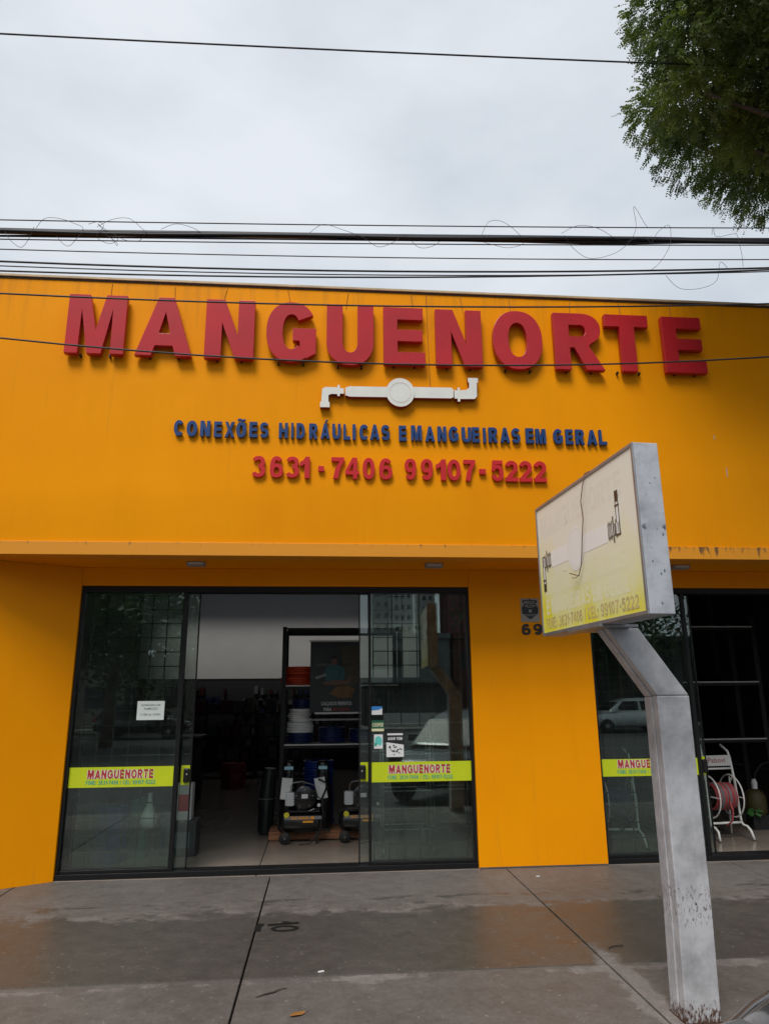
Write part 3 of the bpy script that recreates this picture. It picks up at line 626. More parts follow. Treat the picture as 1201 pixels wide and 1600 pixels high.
plate(emb, 'elbow', [(-.048,4.285),(.044,4.285),(.044,4.335),(.032,4.345),(.032,4.412),(.060,4.425),(.118,4.425),(.118,4.405),(.142,4.405),(.142,4.430),(.180,4.430),(.180,4.486),(.142,4.488),(.142,4.520),(.118,4.520),(.118,4.496),(.0,4.496),(-.030,4.476),(-.036,4.345),(-.048,4.335)])
plate(emb, 'elbow', [(1.268,4.500),(1.300,4.500),(1.300,4.528),(1.324,4.528),(1.324,4.500),(1.390,4.506),(1.420,4.530),(1.420,4.585),(1.410,4.592),(1.410,4.636),(1.510,4.636),(1.510,4.592),(1.498,4.585),(1.494,4.440),(1.470,4.412),(1.324,4.408),(1.324,4.380),(1.300,4.380),(1.300,4.410),(1.268,4.412)])

# ---- unlit floodlights under the overhang
for x, lab in ((-1.205,'small flat grey floodlight under the overhang above the left glass panel'),(1.085,'small flat grey floodlight under the overhang above the right door panel'),(3.60,'small flat grey floodlight under the overhang just behind the pole sign')):
    t = thing('soffit_floodlight', lab, 'lamp', (x,-.36,2.835), 'floodlights fixed under the overhang')
    MB().box(x-.085,x+.085,-.40,-.30,2.795,2.834).build('housing', mat('grey_plastic', (.28,.27,.26), .5), t, bevel=.006)
    MB().box(x-.07,x+.07,-.404,-.4005,2.803,2.827).build('lens', mat('lamp_lens', (.55,.55,.55), .25), t)

# ---- house number and plaque on the pier
t = thing('house_number', 'black figures six and nine on the orange pier beside the pole sign', 'number', (2.18,0,2.17))
for c, x0 in (('6',2.030),('9',2.152),('0',2.275)):
    if c == '0': continue
    mb = MB(); extrude_glyph(mb, c, .090, .112, .028, .026, ((x0,0,2.168), *FRONT), .010); mb.build('digit', INKK, t)
t = thing('security_plaque', 'small grey plaque with black shield emblem above the house number', 'plaque', (2.126,0,2.30))
MB().box(2.030,2.222,-.006,-.0005,2.300,2.540).build('board', mat('plaque_grey', (.30,.29,.25), .5, var=.1), t)
sh = [(2.126,2.335-.012),(2.17,2.355),(2.208,2.385),(2.214,2.43),(2.206,2.455),(2.19,2.47),(2.196,2.495),(2.206,2.512),(2.196,2.522),(2.150,2.522),(2.126,2.534),(2.102,2.522),(2.056,2.522),(2.046,2.512),(2.056,2.495),(2.062,2.47),(2.046,2.455),(2.038,2.43),(2.044,2.385),(2.082,2.355)]
tri = tessellate_polygon([[Vector((x,z,0)) for x,z in sh]])
MB().add([(x,-.0075,z) for x,z in sh], [tuple(q) for q in tri]).build('shield', INKK, t)
mb = MB(); font_text(mb, 'MEGA', ((2.066,-.0075,2.480), *FRONT), .12, .034, .03); mb.box(2.070,2.110,-.0095,-.0085,2.457,2.469); mb.box(2.118,2.134,-.0095,-.0085,2.457,2.469); mb.box(2.142,2.182,-.0095,-.0085,2.457,2.469)
mb.box(2.09,2.16,-.0095,-.0085,2.446,2.450); mb.box(2.06,2.19,-.0095,-.0085,2.372,2.377); mb.box(2.08,2.17,-.0095,-.0085,2.360,2.364); mb.box(2.112,2.142,-.0095,-.0085,2.395,2.425)
mb.build('print', mat('plaque_print', (.26,.26,.24), .5), t)

# ---- yellow vinyl bands and notices on the glass
def band(x0, x1, z0, z1, tx, label, y=.063, cut=None):
    t = thing('band_sticker', label, 'sticker', ((x0+x1)/2,y,z0), 'yellow bands on the shop glass')
    MB().box(x0,x1,y-.001,y,z0,z1).build('vinyl', YEL, t)
    fr = lambda dx, dz: ((tx+dx,y-.001,z0+dz), *FRONT)
    wmb = MB(); 
    for dx in (-.004,.004):
        for dz in (-.003,.003): line(wmb, 'MANGUENORTE', fr(dx,.078+dz), .60, .074, depth=.0012+abs(dx)*.01+dz*.02, gap=.16)
    wmb.build('lettering_outline', INKW, t)
    line(MB(), 'MANGUENORTE', fr(0,.078), .60, .074, depth=.0026, gap=.16).build('lettering', INKR, t)
    line(MB(), 'FONE: 3631-7406 / CEL: 99107-5222', fr(-.01,.024), .63, .036, depth=.0015, gap=.24).build('phone_lettering', INKT, t)
band(-2.328,-1.377,.776,.955, -2.160, 'yellow printed band across the left glass panel')
band(.491,1.466,.774,.956, .660, 'yellow printed band across the glass panel right of the doorway')
band(2.774,3.773,.785,.947, 2.945, 'yellow printed band across the right-hand window behind the pole')
for x0, x1, lab in ((-1.320,-1.237,'short yellow sticker piece on the left sliding door edge'),(.388,.462,'short yellow sticker piece on the right sliding door edge'),(3.815,3.884,'short yellow sticker piece on the window sliding door edge')):
    t = MB().box(x0,x1,.1225,.1240,.777,.953).build('band_sticker', YEL); tag(t, lab, 'sticker', 'yellow bands on the shop glass')
def notice(name, x0, x1, z0, z1, label, mtl, y=.062):
    t = thing(name, label, 'notice', ((x0+x1)/2,y,z0)); MB().box(x0,x1,y-.0008,y,z0,z1).build('sheet', mtl, t); return t, y-.0008
t, yy = notice('paper_notice', -1.755,-1.500,1.375,1.550, 'white paper notice with opening hours taped to the left glass panel', PAPER)
mb = MB(); INKG = mat('grey_ink', (.10,.13,.14), .6)
for s, z, W_, h_ in (('HORÁRIO DE',1.503,.18,.022),('ALMOÇO',1.464,.13,.025),('11:30h às 13:00h',1.416,.19,.020)): font_text(mb, s, ((-1.628-W_/2,yy,z), *FRONT), W_, h_, .012)
mb.build('print', INKG, t)
t, yy = notice('blue_white_sticker', .495,.600,1.399,1.478, 'small blue and white sticker topmost beside the doorway', INKW)
MB().add([(.495,yy-.001,1.440),(.565,yy-.001,1.445),(.600,yy-.001,1.462),(.600,yy-.001,1.478),(.495,yy-.001,1.478)], [(0,1,2,3,4)]).build('print', mat('sky_blue_ink', (.03,.22,.60), .5), t)
t, yy = notice('green_cream_sticker', .493,.616,1.242,1.346, 'dark green sticker with cream lettering below the blue one', mat('dark_green_ink', (.012,.10,.055), .5))
mb = MB(); line(mb, 'COOPER', ((.501,yy,1.286), *FRONT), .108, .036); mb.box(.494,.615,yy-.0018,yy-.001,1.244,1.268); mb.build('print', mat('cream_ink', (.70,.66,.42), .5), t)
t, yy = notice('teal_white_sticker', .518,.603,1.082,1.214, 'upright white sticker with teal round emblem under the green one', INKW)
MB().add([(x,yy-.001,z) for x,z in arc(.560,1.150,.036,.048,-60,200,22,2)], [tuple(range(23))]).build('print', mat('pale_teal_ink', (.12,.55,.50), .5), t)
MB().box(.523,.545,yy-.0022,yy-.0012,1.106,1.136).build('print_mark', INKT, t)
t, yy = notice('black_white_poster', .637,.808,1.000,1.246, 'black and white poster with machine drawing on the right glass panel', INKK)
MB().add([(.638,yy-.001,1.003),(.807,yy-.001,1.003),(.807,yy-.001,1.115),(.638,yy-.001,1.140)], [(0,1,2,3)]).build('picture', INKW, t)
mb = MB()
for i in range(26):
    a = rnd.uniform(.665,.785); b = rnd.gauss(1.062,.022); s = rnd.uniform(.004,.016); mb.add([(a-s,yy-.0018,b),(a,yy-.0018-i*1e-5,b-s*.7),(a+s,yy-.0018,b+s*.3),(a,yy-.0018,b+s)], [(0,1,2,3)])
mb.build('drawing', mat('mid_grey_ink', (.03,.03,.04), .5), t)
mb = MB(); line(mb, 'AQUI TEM', ((.652,yy,1.160), *FRONT), .142, .026); mb.box(.648,.800,yy-.0018,yy-.001,1.205,1.222); mb.build('print', INKW, t)

# ================================================================== POLE SIGN
ps = thing('pole_sign', 'double-sided sign box on a bent white steel pole with faded yellow face', 'sign', (1.92,-3.2,0))
uF = Vector((.068,-.9977,0)).normalized()            # along the face, far end to near end
nF = Vector((-uF.y*-1, uF.x*-1, 0)); nF = Vector((-.9977,-.068,0)).normalized()   # face normal, towards the left
far = Vector((1.462,-2.528,1.957)); LEN, HGT, THK = 1.372, .868, .132
cB = far+uF*(LEN/2)-nF*(THK/2)+Vector((0,0,HGT/2))
MB().obox(cB, uF, (0,0,1), nF, LEN/2, HGT/2, THK/2).build('box', BOXM, ps, bevel=.004)
def fpt(a, b, d=0): return far+uF*a+Vector((0,0,b))+nF*d
FR = lambda a, b, d=0: (fpt(a,b,d), uF, (0,0,1), nF)
q = MB(); q.obox(fpt(LEN/2,HGT/2,.0015), uF, (0,0,1), nF, LEN/2-.018, HGT/2-.018, .0015); fc = q.build('face', SIGNF, ps)
fr_ = MB()
for a0, a1, b0, b1 in ((0,LEN,0,.020),(0,LEN,HGT-.020,HGT),(0,.020,.020,HGT-.020),(LEN-.020,LEN,.020,HGT-.020)):
    fr_.obox(fpt((a0+a1)/2,(b0+b1)/2,.0045), uF, (0,0,1), nF, (a1-a0)/2, (b1-b0)/2, .0045)
fr_.build('face_frame', STEEL, ps, bevel=.002)
q = MB(); q.obox(fpt(LEN/2,HGT/2,-THK-.0015), uF, (0,0,1), nF, LEN/2-.018, HGT/2-.018, .0015); q.build('face', SIGNF, ps)
GH = mat('bleached_white_ink', (.86,.85,.60), .4, var=.05, scale=9); GHY = mat('faded_red_ink', (.62,.50,.24), .45, var=.3, scale=14); GHR = mat('bleached_red_ink', (.83,.81,.72), .45, var=.06, scale=9)
line(MB(), 'MANGUENORTE', FR(.07,.645,.003), 1.14, .135, depth=.0005).build('print', GHR, fc)
line(MB(), 'CONEXÕES HIDRÁULICAS', FR(.09,.255,.003), 1.10, .105, depth=.0005).build('print', GH, fc)
line(MB(), 'E MANGUEIRAS EM GERAL', FR(.09,.130,.003), 1.12, .095, depth=.0005).build('print', GH, fc)
line(MB(), 'FONE: 3631-7406 /', FR(.07,.040,.003), .60, .068, depth=.0006, gap=.2).build('print', GHY, fc)
line(MB(), 'CEL:', FR(.70,.040,.003), .135, .068, depth=.0006, gap=.2).build('print', GHY, fc)
line(MB(), '99107-5222', FR(.865,.040,.003), .42, .068, depth=.0006, gap=.2).build('print', GHY, fc)
q = MB(); q.obox(fpt(.62,.475,.0036), uF, (0,0,1), nF, .40, .052, .0004); q.build('print', mat('white_pipe_print', (.88,.88,.86), .4), fc)
q = MB(); q.add([fpt(.60+.115*math.cos(t_), .475+.135*math.sin(t_), .0046) for t_ in [2*math.pi*i/40 for i in range(40)]], [tuple(range(40))]); q.build('print', mat('white_disc_print', (.86,.86,.84), .4), fc)
q = MB(); ring = [2*math.pi*i/40 for i in range(41)]
q.add([fpt(.60+r_*.85*math.cos(t_), .475+r_*math.sin(t_), .0050) for t_ in ring for r_ in (.116,.122)], [(2*i,2*i+1,2*i+3,2*i+2) for i in range(40)]); q.build('print', GHR, fc)
BRN = mat('brown_print', (.10,.065,.035), .5, var=.6, scale=30)
def fitting(a, s):
    """printed elbow fitting: brown outlines and threads round a pale body"""
    q = MB(); p_ = MB()
    def rect(m_, a0, a1, b0, b1, d): m_.obox(fpt((a0+a1)/2,(b0+b1)/2,d), uF, (0,0,1), nF, abs(a1-a0)/2, abs(b1-b0)/2, .0003)
    for k in range(4): rect(q, a+.014*k*s, a+(.014*k+.007)*s, .432-.006*(k%2), .520+.008*(k%2), .0052)
    rect(q, a+.060*s, a+.070*s, .405, .548, .0056); rect(q, a+.076*s, a+.088*s, .440, .505, .0052); rect(q, a+.092*s, a+.098*s, .425, .525, .0056)
    rect(p_, a, a+.135*s, .446, .505, .0046)
    c0, c1 = a+.098*s, a+.142*s
    if s < 0:
        rect(p_, a+.108*s, c1, .32, .50, .0046); rect(q, c0, c1, .508, .516, .0052); rect(q, a+.134*s, c1, .33, .512, .0056); rect(q, a+.104*s, a+.110*s, .33, .45, .0056); rect(q, a+.100*s, c1, .285, .335, .0060); rect(q, a+.096*s, a+.146*s, .352, .362, .0064)
    else:
        rect(p_, a+.108*s, c1, .45, .63, .0046); rect(q, c0, c1, .434, .442, .0052); rect(q, a+.134*s, c1, .438, .62, .0056); rect(q, a+.104*s, a+.110*s, .505, .62, .0056); rect(q, a+.106*s, c1, .615, .675, .0060); rect(q, a+.098*s, a+.146*s, .590, .600, .0064)
    q.build('print', BRN, fc); p_.build('print', MATS['white_pipe_print'], fc)
fitting(.215, -1); fitting(1.03, 1)
# loose wire hanging over the face
wp = [(.80,.876,.004),(.795,.80,.02),(.76,.72,.022),(.775,.62,.022),(.735,.48,.022),(.70,.36,.02),(.655,.30,.02),(.60,.315,.024),(.555,.33,.03)]
wr = MB().tube([fpt(*p) for p in wp], .0028, 5); wr.tube([fpt(.655,.30,.02), fpt(.62,.290,.03), fpt(.585,.30,.032)], .002, 5); wr.tube([fpt(.80,.876,.004), fpt(.80,.895,-.03)], .0028, 5)
wr.build('loose_wire', mat('brown_wire', (.10,.03,.03), .6), ps, smooth=True)
for b in (.434,):
    for d in (-.012, -THK+.012):
        MB().lathe([(.010,0),(.010,.004),(.005,.009),(.0,.009)], tuple(Vector((0,0,0))), 'z', 10).v
        p = fpt(LEN, b, d); MB().tube([p, p+uF*.008], .0085, 8).build('bolt', CHROME, ps)
for k in range(14):   # pits and scars in the end plate paint
    p = fpt(LEN+.0004, rnd.uniform(.03,HGT-.03), -rnd.uniform(.015,THK-.015)); s = rnd.uniform(.0012,.0036)
    MB().obox(p, nF, (0,0,1), uF, s, s*rnd.uniform(.6,2), .0006).build('paint_scar', INKG, ps)
# pole: two welded channels, bent arm, mounting plate
PX0, PX1, PY0, PY1 = 1.838, 2.022, -3.285, -3.125
def skew(name, x0, x1, y0, y1, zs, mtl=POLE):
    """vertical member then an arm leaning to the left; zs = list of (z, dx)"""
    q = MB(); n = len(zs); vs_ = []
    for z, dx in zs: vs_ += [(x0+dx,y0,z),(x1+dx,y0,z),(x1+dx,y1,z),(x0+dx,y1,z)]
    fs = [(0,3,2,1), tuple(range(4*n-4,4*n))]+[(4*i+k,4*i+(k+1)%4,4*i+4+(k+1)%4,4*i+4+k) for i in range(n-1) for k in range(4)]
    return q.add(vs_, fs).build(name, mtl, ps, bevel=.006)
ym = PY0+.066
skew('pole_channel', PX0, PX1, PY0, ym-.002, [(0,-.020),(.5,-.005),(1.575,0)])
skew('pole_channel', PX0-.003, PX1-.003, ym+.002, PY1, [(0,-.020),(.5,-.005),(1.570,0)])
skew('arm_channel', PX0, PX1, PY0+.002, ym-.004, [(1.5765,0),(1.945,-.252)])
skew('arm_channel', PX0-.003, PX1-.003, ym+.004, PY1-.002, [(1.5715,0),(1.945,-.254)])
MB().obox(fpt(LEN/2-.02,-.007,-THK/2-.02), uF, (0,0,1), nF, .21, .006, .115).build('mounting_plate', STEEL, ps)
MB().box(1.812,2.008,-3.292,-3.115,.0,.004).build('base_plate', mat('rusty_steel', (.07,.028,.014), .8, var=.5, scale=12), ps)

# ================================================================== STREET TREE
def leaf_mesh(name, clumps, per, leaf, rng, n_leaf=12, shell=.35, slen=(4.0,6.5)):
    """many pinnate sprigs hanging in the clumps; clumps = (centre, radius)"""
    V = []; 
    for (c, r) in clumps:
        k = max(6, int(per*r*r/.25))
        d = rng.normal(size=(k,3)); d /= np.linalg.norm(d, axis=1)[:,None]
        rad = r*rng.uniform(shell,1.0,k)**.6
        base = np.array(c)+d*rad[:,None]*np.array([1.1,1.1,.75])
        ax = d*np.array([1,1,.45])+rng.normal(scale=.35, size=(k,3))+np.array([0,0,-.55]); ax /= np.linalg.norm(ax, axis=1)[:,None]
        sd_ = np.cross(ax, rng.normal(size=(k,3))); sd_ /= np.linalg.norm(sd_, axis=1)[:,None]
        L_ = leaf*rng.uniform(*slen,k)
        for j in range(n_leaf):
            side = 1 if j % 2 else -1; tpos = (j//2+.6)/(n_leaf/2)
            b0 = base+ax*(L_*tpos)[:,None]+np.array([0,0,-1])*(L_*tpos*tpos*.25)[:,None]
            ld = sd_*side+ax*.55+rng.normal(scale=.18, size=(k,3)); ld /= np.linalg.norm(ld, axis=1)[:,None]
            wd = np.cross(ld, np.cross(ax, sd_)+rng.normal(scale=.4, size=(k,3))); wd /= np.linalg.norm(wd, axis=1)[:,None]
            l_ = leaf*rng.uniform(.8,1.2,k)*(1-.35*abs(tpos-.5)); wv = wd*(l_*.27)[:,None]; tip = b0+ld*l_[:,None]; md = b0+ld*(l_*.45)[:,None]
            V.append(np.stack([b0, md+wv, tip, md-wv], 1))
    V = np.concatenate(V).reshape(-1,3).astype(np.float32); nq = len(V)//4
    me = bpy.data.meshes.new(name); me.vertices.add(len(V)); me.vertices.foreach_set('co', V.ravel())
    me.loops.add(nq*4); me.loops.foreach_set('vertex_index', np.arange(nq*4, dtype=np.int32))
    me.polygons.add(nq); me.polygons.foreach_set('loop_start', np.arange(0,nq*4,4,dtype=np.int32)); me.polygons.foreach_set('loop_total', np.full(nq,4,dtype=np.int32))
    me.update(); me.validate(); return me
def crown(name, me, mtl, parent):
    me.materials.append(mtl); o = bpy.data.objects.new(name, me); COL.objects.link(o); o.parent = parent; return o
def branch(mb, p, q, r0, r1, bend=.2):
    p, q = Vector(p), Vector(q); mid = (p+q)/2+Vector((rnd.uniform(-bend,bend),rnd.uniform(-bend,bend),bend*.8))
    pts = [p*(1-t)**2+mid*(2*t*(1-t))+q*t*t for t in [i/7 for i in range(8)]]
    mb.tube(pts, [r0+(r1-r0)*i/7 for i in range(8)], 8)
rng = np.random.default_rng(11)
TB = Vector((7.0,-2.95,0))
tree = thing('street_tree', 'large leafy street tree overhanging the pavement at the top right', 'tree', tuple(TB))
cl = []
C0 = np.array([5.68,-2.2,7.50])
def lobes(C, rx, ry, rzl, rzu, n, rr, lo=.62):
    o = []
    for i in range(n):
        d = rng.normal(size=3); d /= np.linalg.norm(d); f = rng.uniform(lo,1.0)
        o.append((C+np.array([d[0]*(rx-rr*.7), d[1]*(ry-rr*.7), d[2]*((rzu if d[2] > 0 else rzl)-rr*.6)])*f, rr*rng.uniform(.75,1.25)))
    return o
def boughs(C, rx, ry, rzl, rzu, n, rmin, rmax, sep):
    """rounded leaf boughs spaced over the crown's surface"""
    o = []; tries = 0
    while len(o) < n and tries < 6000:
        tries += 1
        d = rng.normal(size=3); d /= np.linalg.norm(d); r = rng.uniform(rmin, rmax); f = rng.uniform(.80, 1.0)
        p = C+np.array([d[0]*(rx-r*.9), d[1]*(ry-r*.9), d[2]*((rzu if d[2] > 0 else rzl)-r*.7)])*f
        if all(np.linalg.norm((p-q)*np.array([1,1,1.2])) > sep for q, _ in o): o.append((p, r))
    return o
cl += boughs(C0, 2.95, 2.2, 1.30, 2.3, 84, .36, .64, .48)
cl += [(np.array(p)+np.array([.27,0,.60]), r) for p, r in (((2.78,-2.4,6.40),.30),((3.05,-2.1,6.12),.34),((3.75,-2.1,6.00),.36),((2.78,-2.3,6.90),.34),((3.05,-2.0,7.45),.42))]
me = leaf_mesh('crown', [(c-np.array(TB), r) for c, r in cl], 430, .036, rng, 15, .45, (2.4,4.3)); crown('crown', me, LEAF, tree)
cl2 = lobes(np.array([7.6,-4.6,8.0]), 3.3, 3.0, 2.2, 2.4, 70, .8)  # out-of-view lobes towards the street, widened to darken the right of the facade
cl2 += lobes(C0, 2.3, 1.7, 1.0, 1.8, 75, .5, .1)
cl2 += lobes(np.array([5.1,-3.2,9.2]), 2.6, 1.6, .8, 1.3, 55, .55, .2)  # unseen upper lobes, added to shade the right end of the facade
me = leaf_mesh('crown', [(c-np.array(TB), r) for c, r in cl2], 85, .060, rng, 12, .2); crown('crown', me, LEAF, tree)
tb = MB(); tb.tube([TB, TB+Vector((.05,.05,1.6)), TB+Vector((-.15,.1,3.2)), TB+Vector((-.2,.1,4.6))], [.27,.20,.17,.14], 12); tb.build('trunk', BARK, tree, smooth=True)
tip = TB+Vector((-.2,.1,4.5)); bb = MB()
for q in ((3.3,-2.3,6.7),(3.9,-2.0,6.4),(4.4,-2.6,7.8),(5.2,-1.2,7.6),(3.6,-2.8,7.2),(7.6,-4.9,8.4),(9,-4.0,8),(6.6,-6.2,8.2),(6,-2,8.8)): branch(bb, tip+Vector((rnd.uniform(-.05,.05),0,rnd.uniform(-.6,.1))), q, .075, .012, .35)
bb.build('branches', BARK, tree, smooth=True)

# ================================================================== OVERHEAD WIRES
def catenary(pts, x0=-16, x1=17):
    """quadratic through three (x,z) points, continued both ways"""
    (a,za),(b,zb),(c,zc) = pts
    def z(x): return za*(x-b)*(x-c)/((a-b)*(a-c))+zb*(x-a)*(x-c)/((b-a)*(b-c))+zc*(x-a)*(x-b)/((c-a)*(c-b))
    return z
WY = -2.3
def wire(label, pts, r, y=WY, name='overhead_wire', wob=0., x0=-14, x1=15):
    z = catenary(pts); n = 60
    ph = rnd.uniform(0,6)
    path = [(x0+(x1-x0)*i/n, y+wob*math.sin(i*.9+ph), z(x0+(x1-x0)*i/n)+wob*math.sin(i*1.3+ph*2)) for i in range(n+1)]
    path = [p for p in path if p[2] < 9.5]
    o = MB().tube(path, r, 6).build(name, CABLE, smooth=True, org=(0,y,z(0))); tag(o, label, 'wire', 'overhead wires along the street')
    return o
def soft(l, m_, r): # keep sag gentle beyond the frame
    return [(-2.45,l),(.45,m_),(3.65,r)]
wire('single thin wire crossing high through the sky into the tree', [(-2.67,6.828),(.463,6.908),(2.75,6.985)], .0075, name='overhead_wire')
wire('thin wire just above the thick cable bundle', soft(5.092,5.201,5.352), .0045)
for i, (dz, dy, r) in enumerate(((0,0,.021),(.016,.02,.015),(-.020,-.015,.013),(-.006,.035,.016))):
    pass
cb = thing('cable_bundle', 'thick black bundle of telephone cables strung in front of the sky', 'cable', (0,WY,5.08))
for dz, dy, r, wob in ((0,0,.022,.003),(.015,.022,.016,.008),(-.016,-.018,.014,.010),(.004,.03,.012,.016),(-.024,.01,.007,.012)):
    z = catenary(soft(4.996+dz,5.100+dz,5.232+dz)); ph = rnd.uniform(0,6)
    path = [(x, WY+dy+wob*math.sin(x*1.7+ph), z(x)+wob*math.sin(x*2.3+ph)) for x in [-14+29*i/110 for i in range(111)]]
    MB().tube(path, r, 7).build('cable', CABLE, cb, smooth=True)
wire('wire running directly under the thick cable bundle', soft(4.952,5.068,5.205), .007)
wire('second thin wire under the thick cable bundle', soft(4.925,5.035,5.188), .0045)
wire('lone thin wire midway between the bundle and the parapet', soft(4.84,4.912,5.052), .0042)
wire('upper of the three low wires crossing at the right', soft(4.738,4.790,4.974), .0075)
wire('middle of the three low wires above the parapet', soft(4.700,4.757,4.940), .0045)
wire('lowest wire skimming the top edge of the orange wall', soft(4.658,4.737,4.957), .0065)
wire('black wire crossing the tops of the big red letters', soft(4.473,4.488,4.646), .0065)
wire('black wire sagging across the bottoms of the big red letters', soft(4.122,4.002,4.182), .0065)
# curls of loose drop wire round the bundle
def px2w(pts): return pts
def curl(label, pts):
    P = [Vector((x, WY-.03+rnd.uniform(-.02,.02), z)) for x, z in pts]; path = []
    for i in range(len(P)-1):      # Catmull-Rom
        p0, p1, p2, p3 = P[max(i-1,0)], P[i], P[i+1], P[min(i+2,len(P)-1)]
        for k in range(8):
            t = k/8; path.append(.5*((2*p1)+(p2-p0)*t+(2*p0-5*p1+4*p2-p3)*t*t+(3*p1-p0-3*p2+p3)*t**3))
    path.append(P[-1])
    o = MB().tube(path, .0017, 5).build('loose_wire_curl', CABLE, smooth=True, org=tuple(P[0])); tag(o, label, 'wire', 'loose wire curls hanging on the cable bundle')
def W(px, py):  # picture position on the wire plane, measured once from the photograph
    x = -2.45+(px/1201)*6.11+(py-365)*.00017*(px-600)/600; return (x, 5.002+.1915e-3*px*1.0-(py-(361+.0128*px))*.00655)
def curl_px(label, pts): curl(label, [W(a,b) for a, b in pts])
curl_px('loose V-shaped wire loop hanging at the far left', [(8,363),(20,378),(36,387),(46,378),(52,362)])
curl_px('flat arch of loose wire at the far left', [(52,360),(65,350),(85,349),(105,354),(120,362),(112,378),(103,385),(92,380),(78,364)])
curl_px('tangled knot of loose wire left of the big letters', [(128,358),(140,353),(150,360),(142,374),(160,381),(172,374),(150,362),(140,355),(160,372),(172,385),(168,378),(145,366)])
curl_px('wide oval loop of loose wire beside the tangle', [(140,360),(160,349),(185,349),(205,362),(212,368),(200,377),(180,376),(166,368)])
curl_px('short low arch of loose wire on the bundle', [(232,361),(255,357),(282,362),(300,372)])
curl_px('shallow loop of loose wire under the bundle near the middle', [(455,366),(475,358),(500,364),(535,374),(560,389),(585,381),(600,372),(622,387),(645,385),(665,372)])
curl_px('round loop of loose wire above and below the bundle', [(722,372),(735,352),(755,351),(775,366),(790,380),(765,387),(735,385),(722,378)])
curl_px('large loose loop with a spike at the right of the bundle', [(855,372),(868,390),(895,402),(935,396),(960,382),(975,360),(976,330),(990,356),(994,362)])
curl_px('arched loose wire right of the round loop', [(850,370),(880,357),(910,364),(950,380),(985,374),(995,384),(1010,368),(1032,357),(1028,385),(1005,412),(990,420)])
curl_px('loose loop hanging under the low wires at the right', [(1015,427),(1035,444),(1065,448),(1095,437),(1105,412),(1120,418)])
curl_px('hooked loose wire end near the right edge', [(1100,372),(1104,362),(1108,374),(1140,368),(1146,370),(1145,400),(1143,418)])

# ================================================================== INSIDE THE SHOP
def coil(mb, c, r, tube_r, rings, jitter=.006, axis='z', step=None):
    for i in range(rings):
        d = (step or tube_r*1.85)*i
        cc = (c[0]+rnd.uniform(-jitter,jitter), c[1]+rnd.uniform(-jitter,jitter), c[2]+d) if axis == 'z' else (c[0]+d, c[1], c[2])
        mb.torus(cc, r+rnd.uniform(-jitter,jitter), tube_r, axis, 26, 7)
    return mb
HRED = mat('red_hose', (.62,.06,.018), .35); HWHT = mat('white_hose', (.80,.80,.77), .5); HBLU = mat('blue_hose', (.012,.022,.10), .28); HGRY = mat('grey_hose', (.16,.17,.18), .45)
RACK = mat('rack_steel', (.010,.010,.011), .5, .3); SHELFE = mat('shelf_edge', (.65,.62,.58), .45)
rack = thing('shelf_rack', 'tall black shelf rack with pale shelf edges just inside the doorway', 'shelf', (.1,1.95,0))
for x in (-.45,.95):
    for y in (1.66,2.25): MB().box(x-.025,x+.025,y-.02,y+.02,0,2.40).build('upright', RACK, rack)
for z in (1.030,1.705,2.385):
    MB().box(-.42,.92,1.64,2.27,z-.045,z-.012).build('shelf', RACK, rack)
    MB().box(-.425,.925,1.632,1.6385,z-.012,z+.002).build('shelf_edge', SHELFE if z < 2.3 else RACK, rack)
def coil_thing(name, label, c, r, t_, rings, mtl, cores=2, group='hose coils on the shelf rack', jitter=.006):
    th = thing(name, label, 'hose', c, group)
    for k in range(cores): coil(MB(), (c[0],c[1],c[2]+t_), r-k*t_*1.9, t_, rings, jitter).build('hose_turns', mtl, th, smooth=True)
coil_thing('hose_coil', 'red hose coil on the upper shelf behind the banner', (-.27,1.95,1.708), .205, .017, 7, HRED, 3, jitter=.014)
coil_thing('hose_coil', 'dark blue hose coil at the bottom of the white stack', (-.25,1.93,1.033), .150, .012, 5, HBLU)
coil_thing('hose_coil', 'wrapped white hose coil in the middle of the stack', (-.25,1.93,1.150), .150, .016, 4, HWHT)
coil_thing('hose_coil', 'loose white hose coil on top of the stack', (-.26,1.93,1.272), .125, .012, 7, HWHT, 2, jitter=.014)
coil_thing('hose_coil', 'small dark blue hose coil above the white ones', (-.23,1.95,1.44), .105, .011, 5, HBLU)
coil_thing('hose_coil', 'wide dark blue hose coil under the banner foot', (.14,1.93,1.033), .150, .012, 8, HBLU)
coil_thing('hose_coil', 'dark blue hose coil at the right under the banner', (.50,1.93,1.033), .150, .012, 7, HBLU)
coil_thing('hose_coil', 'blue hose coil standing behind the compressors', (-.02,2.02,.05), .17, .016, 26, mat('bright_blue_hose', (.012,.035,.20), .25), 1)
# roll-up banner
ban = thing('shoe_banner', 'dark advertising banner of a seated man hanging in front of the shelves', 'banner', (.2,1.58,1.33))
MB().box(-.135,.455,1.580,1.584,1.385,2.215).build('cloth', mat('banner_dark', (.030,.033,.035), .55, var=.5, scale=3), ban)
MB().box(-.15,.47,1.572,1.592,2.215,2.235).build('top_rail', SHELFE, ban); MB().box(-.075,.47,1.555,1.578,1.372,1.392).build('bottom_rail', SHELFE, ban)
MB().prism([(-.12,1.50),(.47,1.50),(.47,1.64),(-.07,1.64)], 1.300, 1.318).build('foot_tray', mat('tray_grey', (.25,.25,.24), .4), ban, bevel=.004)
Y_ = 1.5795
def flat(name, poly, mtl, parent, y=Y_, k=0): MB().add([(x,y-.0006*k,z) for x,z in poly], [tuple(range(len(poly)))]).build(name, mtl, parent)
flat('print', [(.22,2.16),(.45,2.18),(.45,1.72),(.30,1.66)], mat('banner_brown', (.075,.06,.038), .6, var=.4, scale=9), ban, k=1)
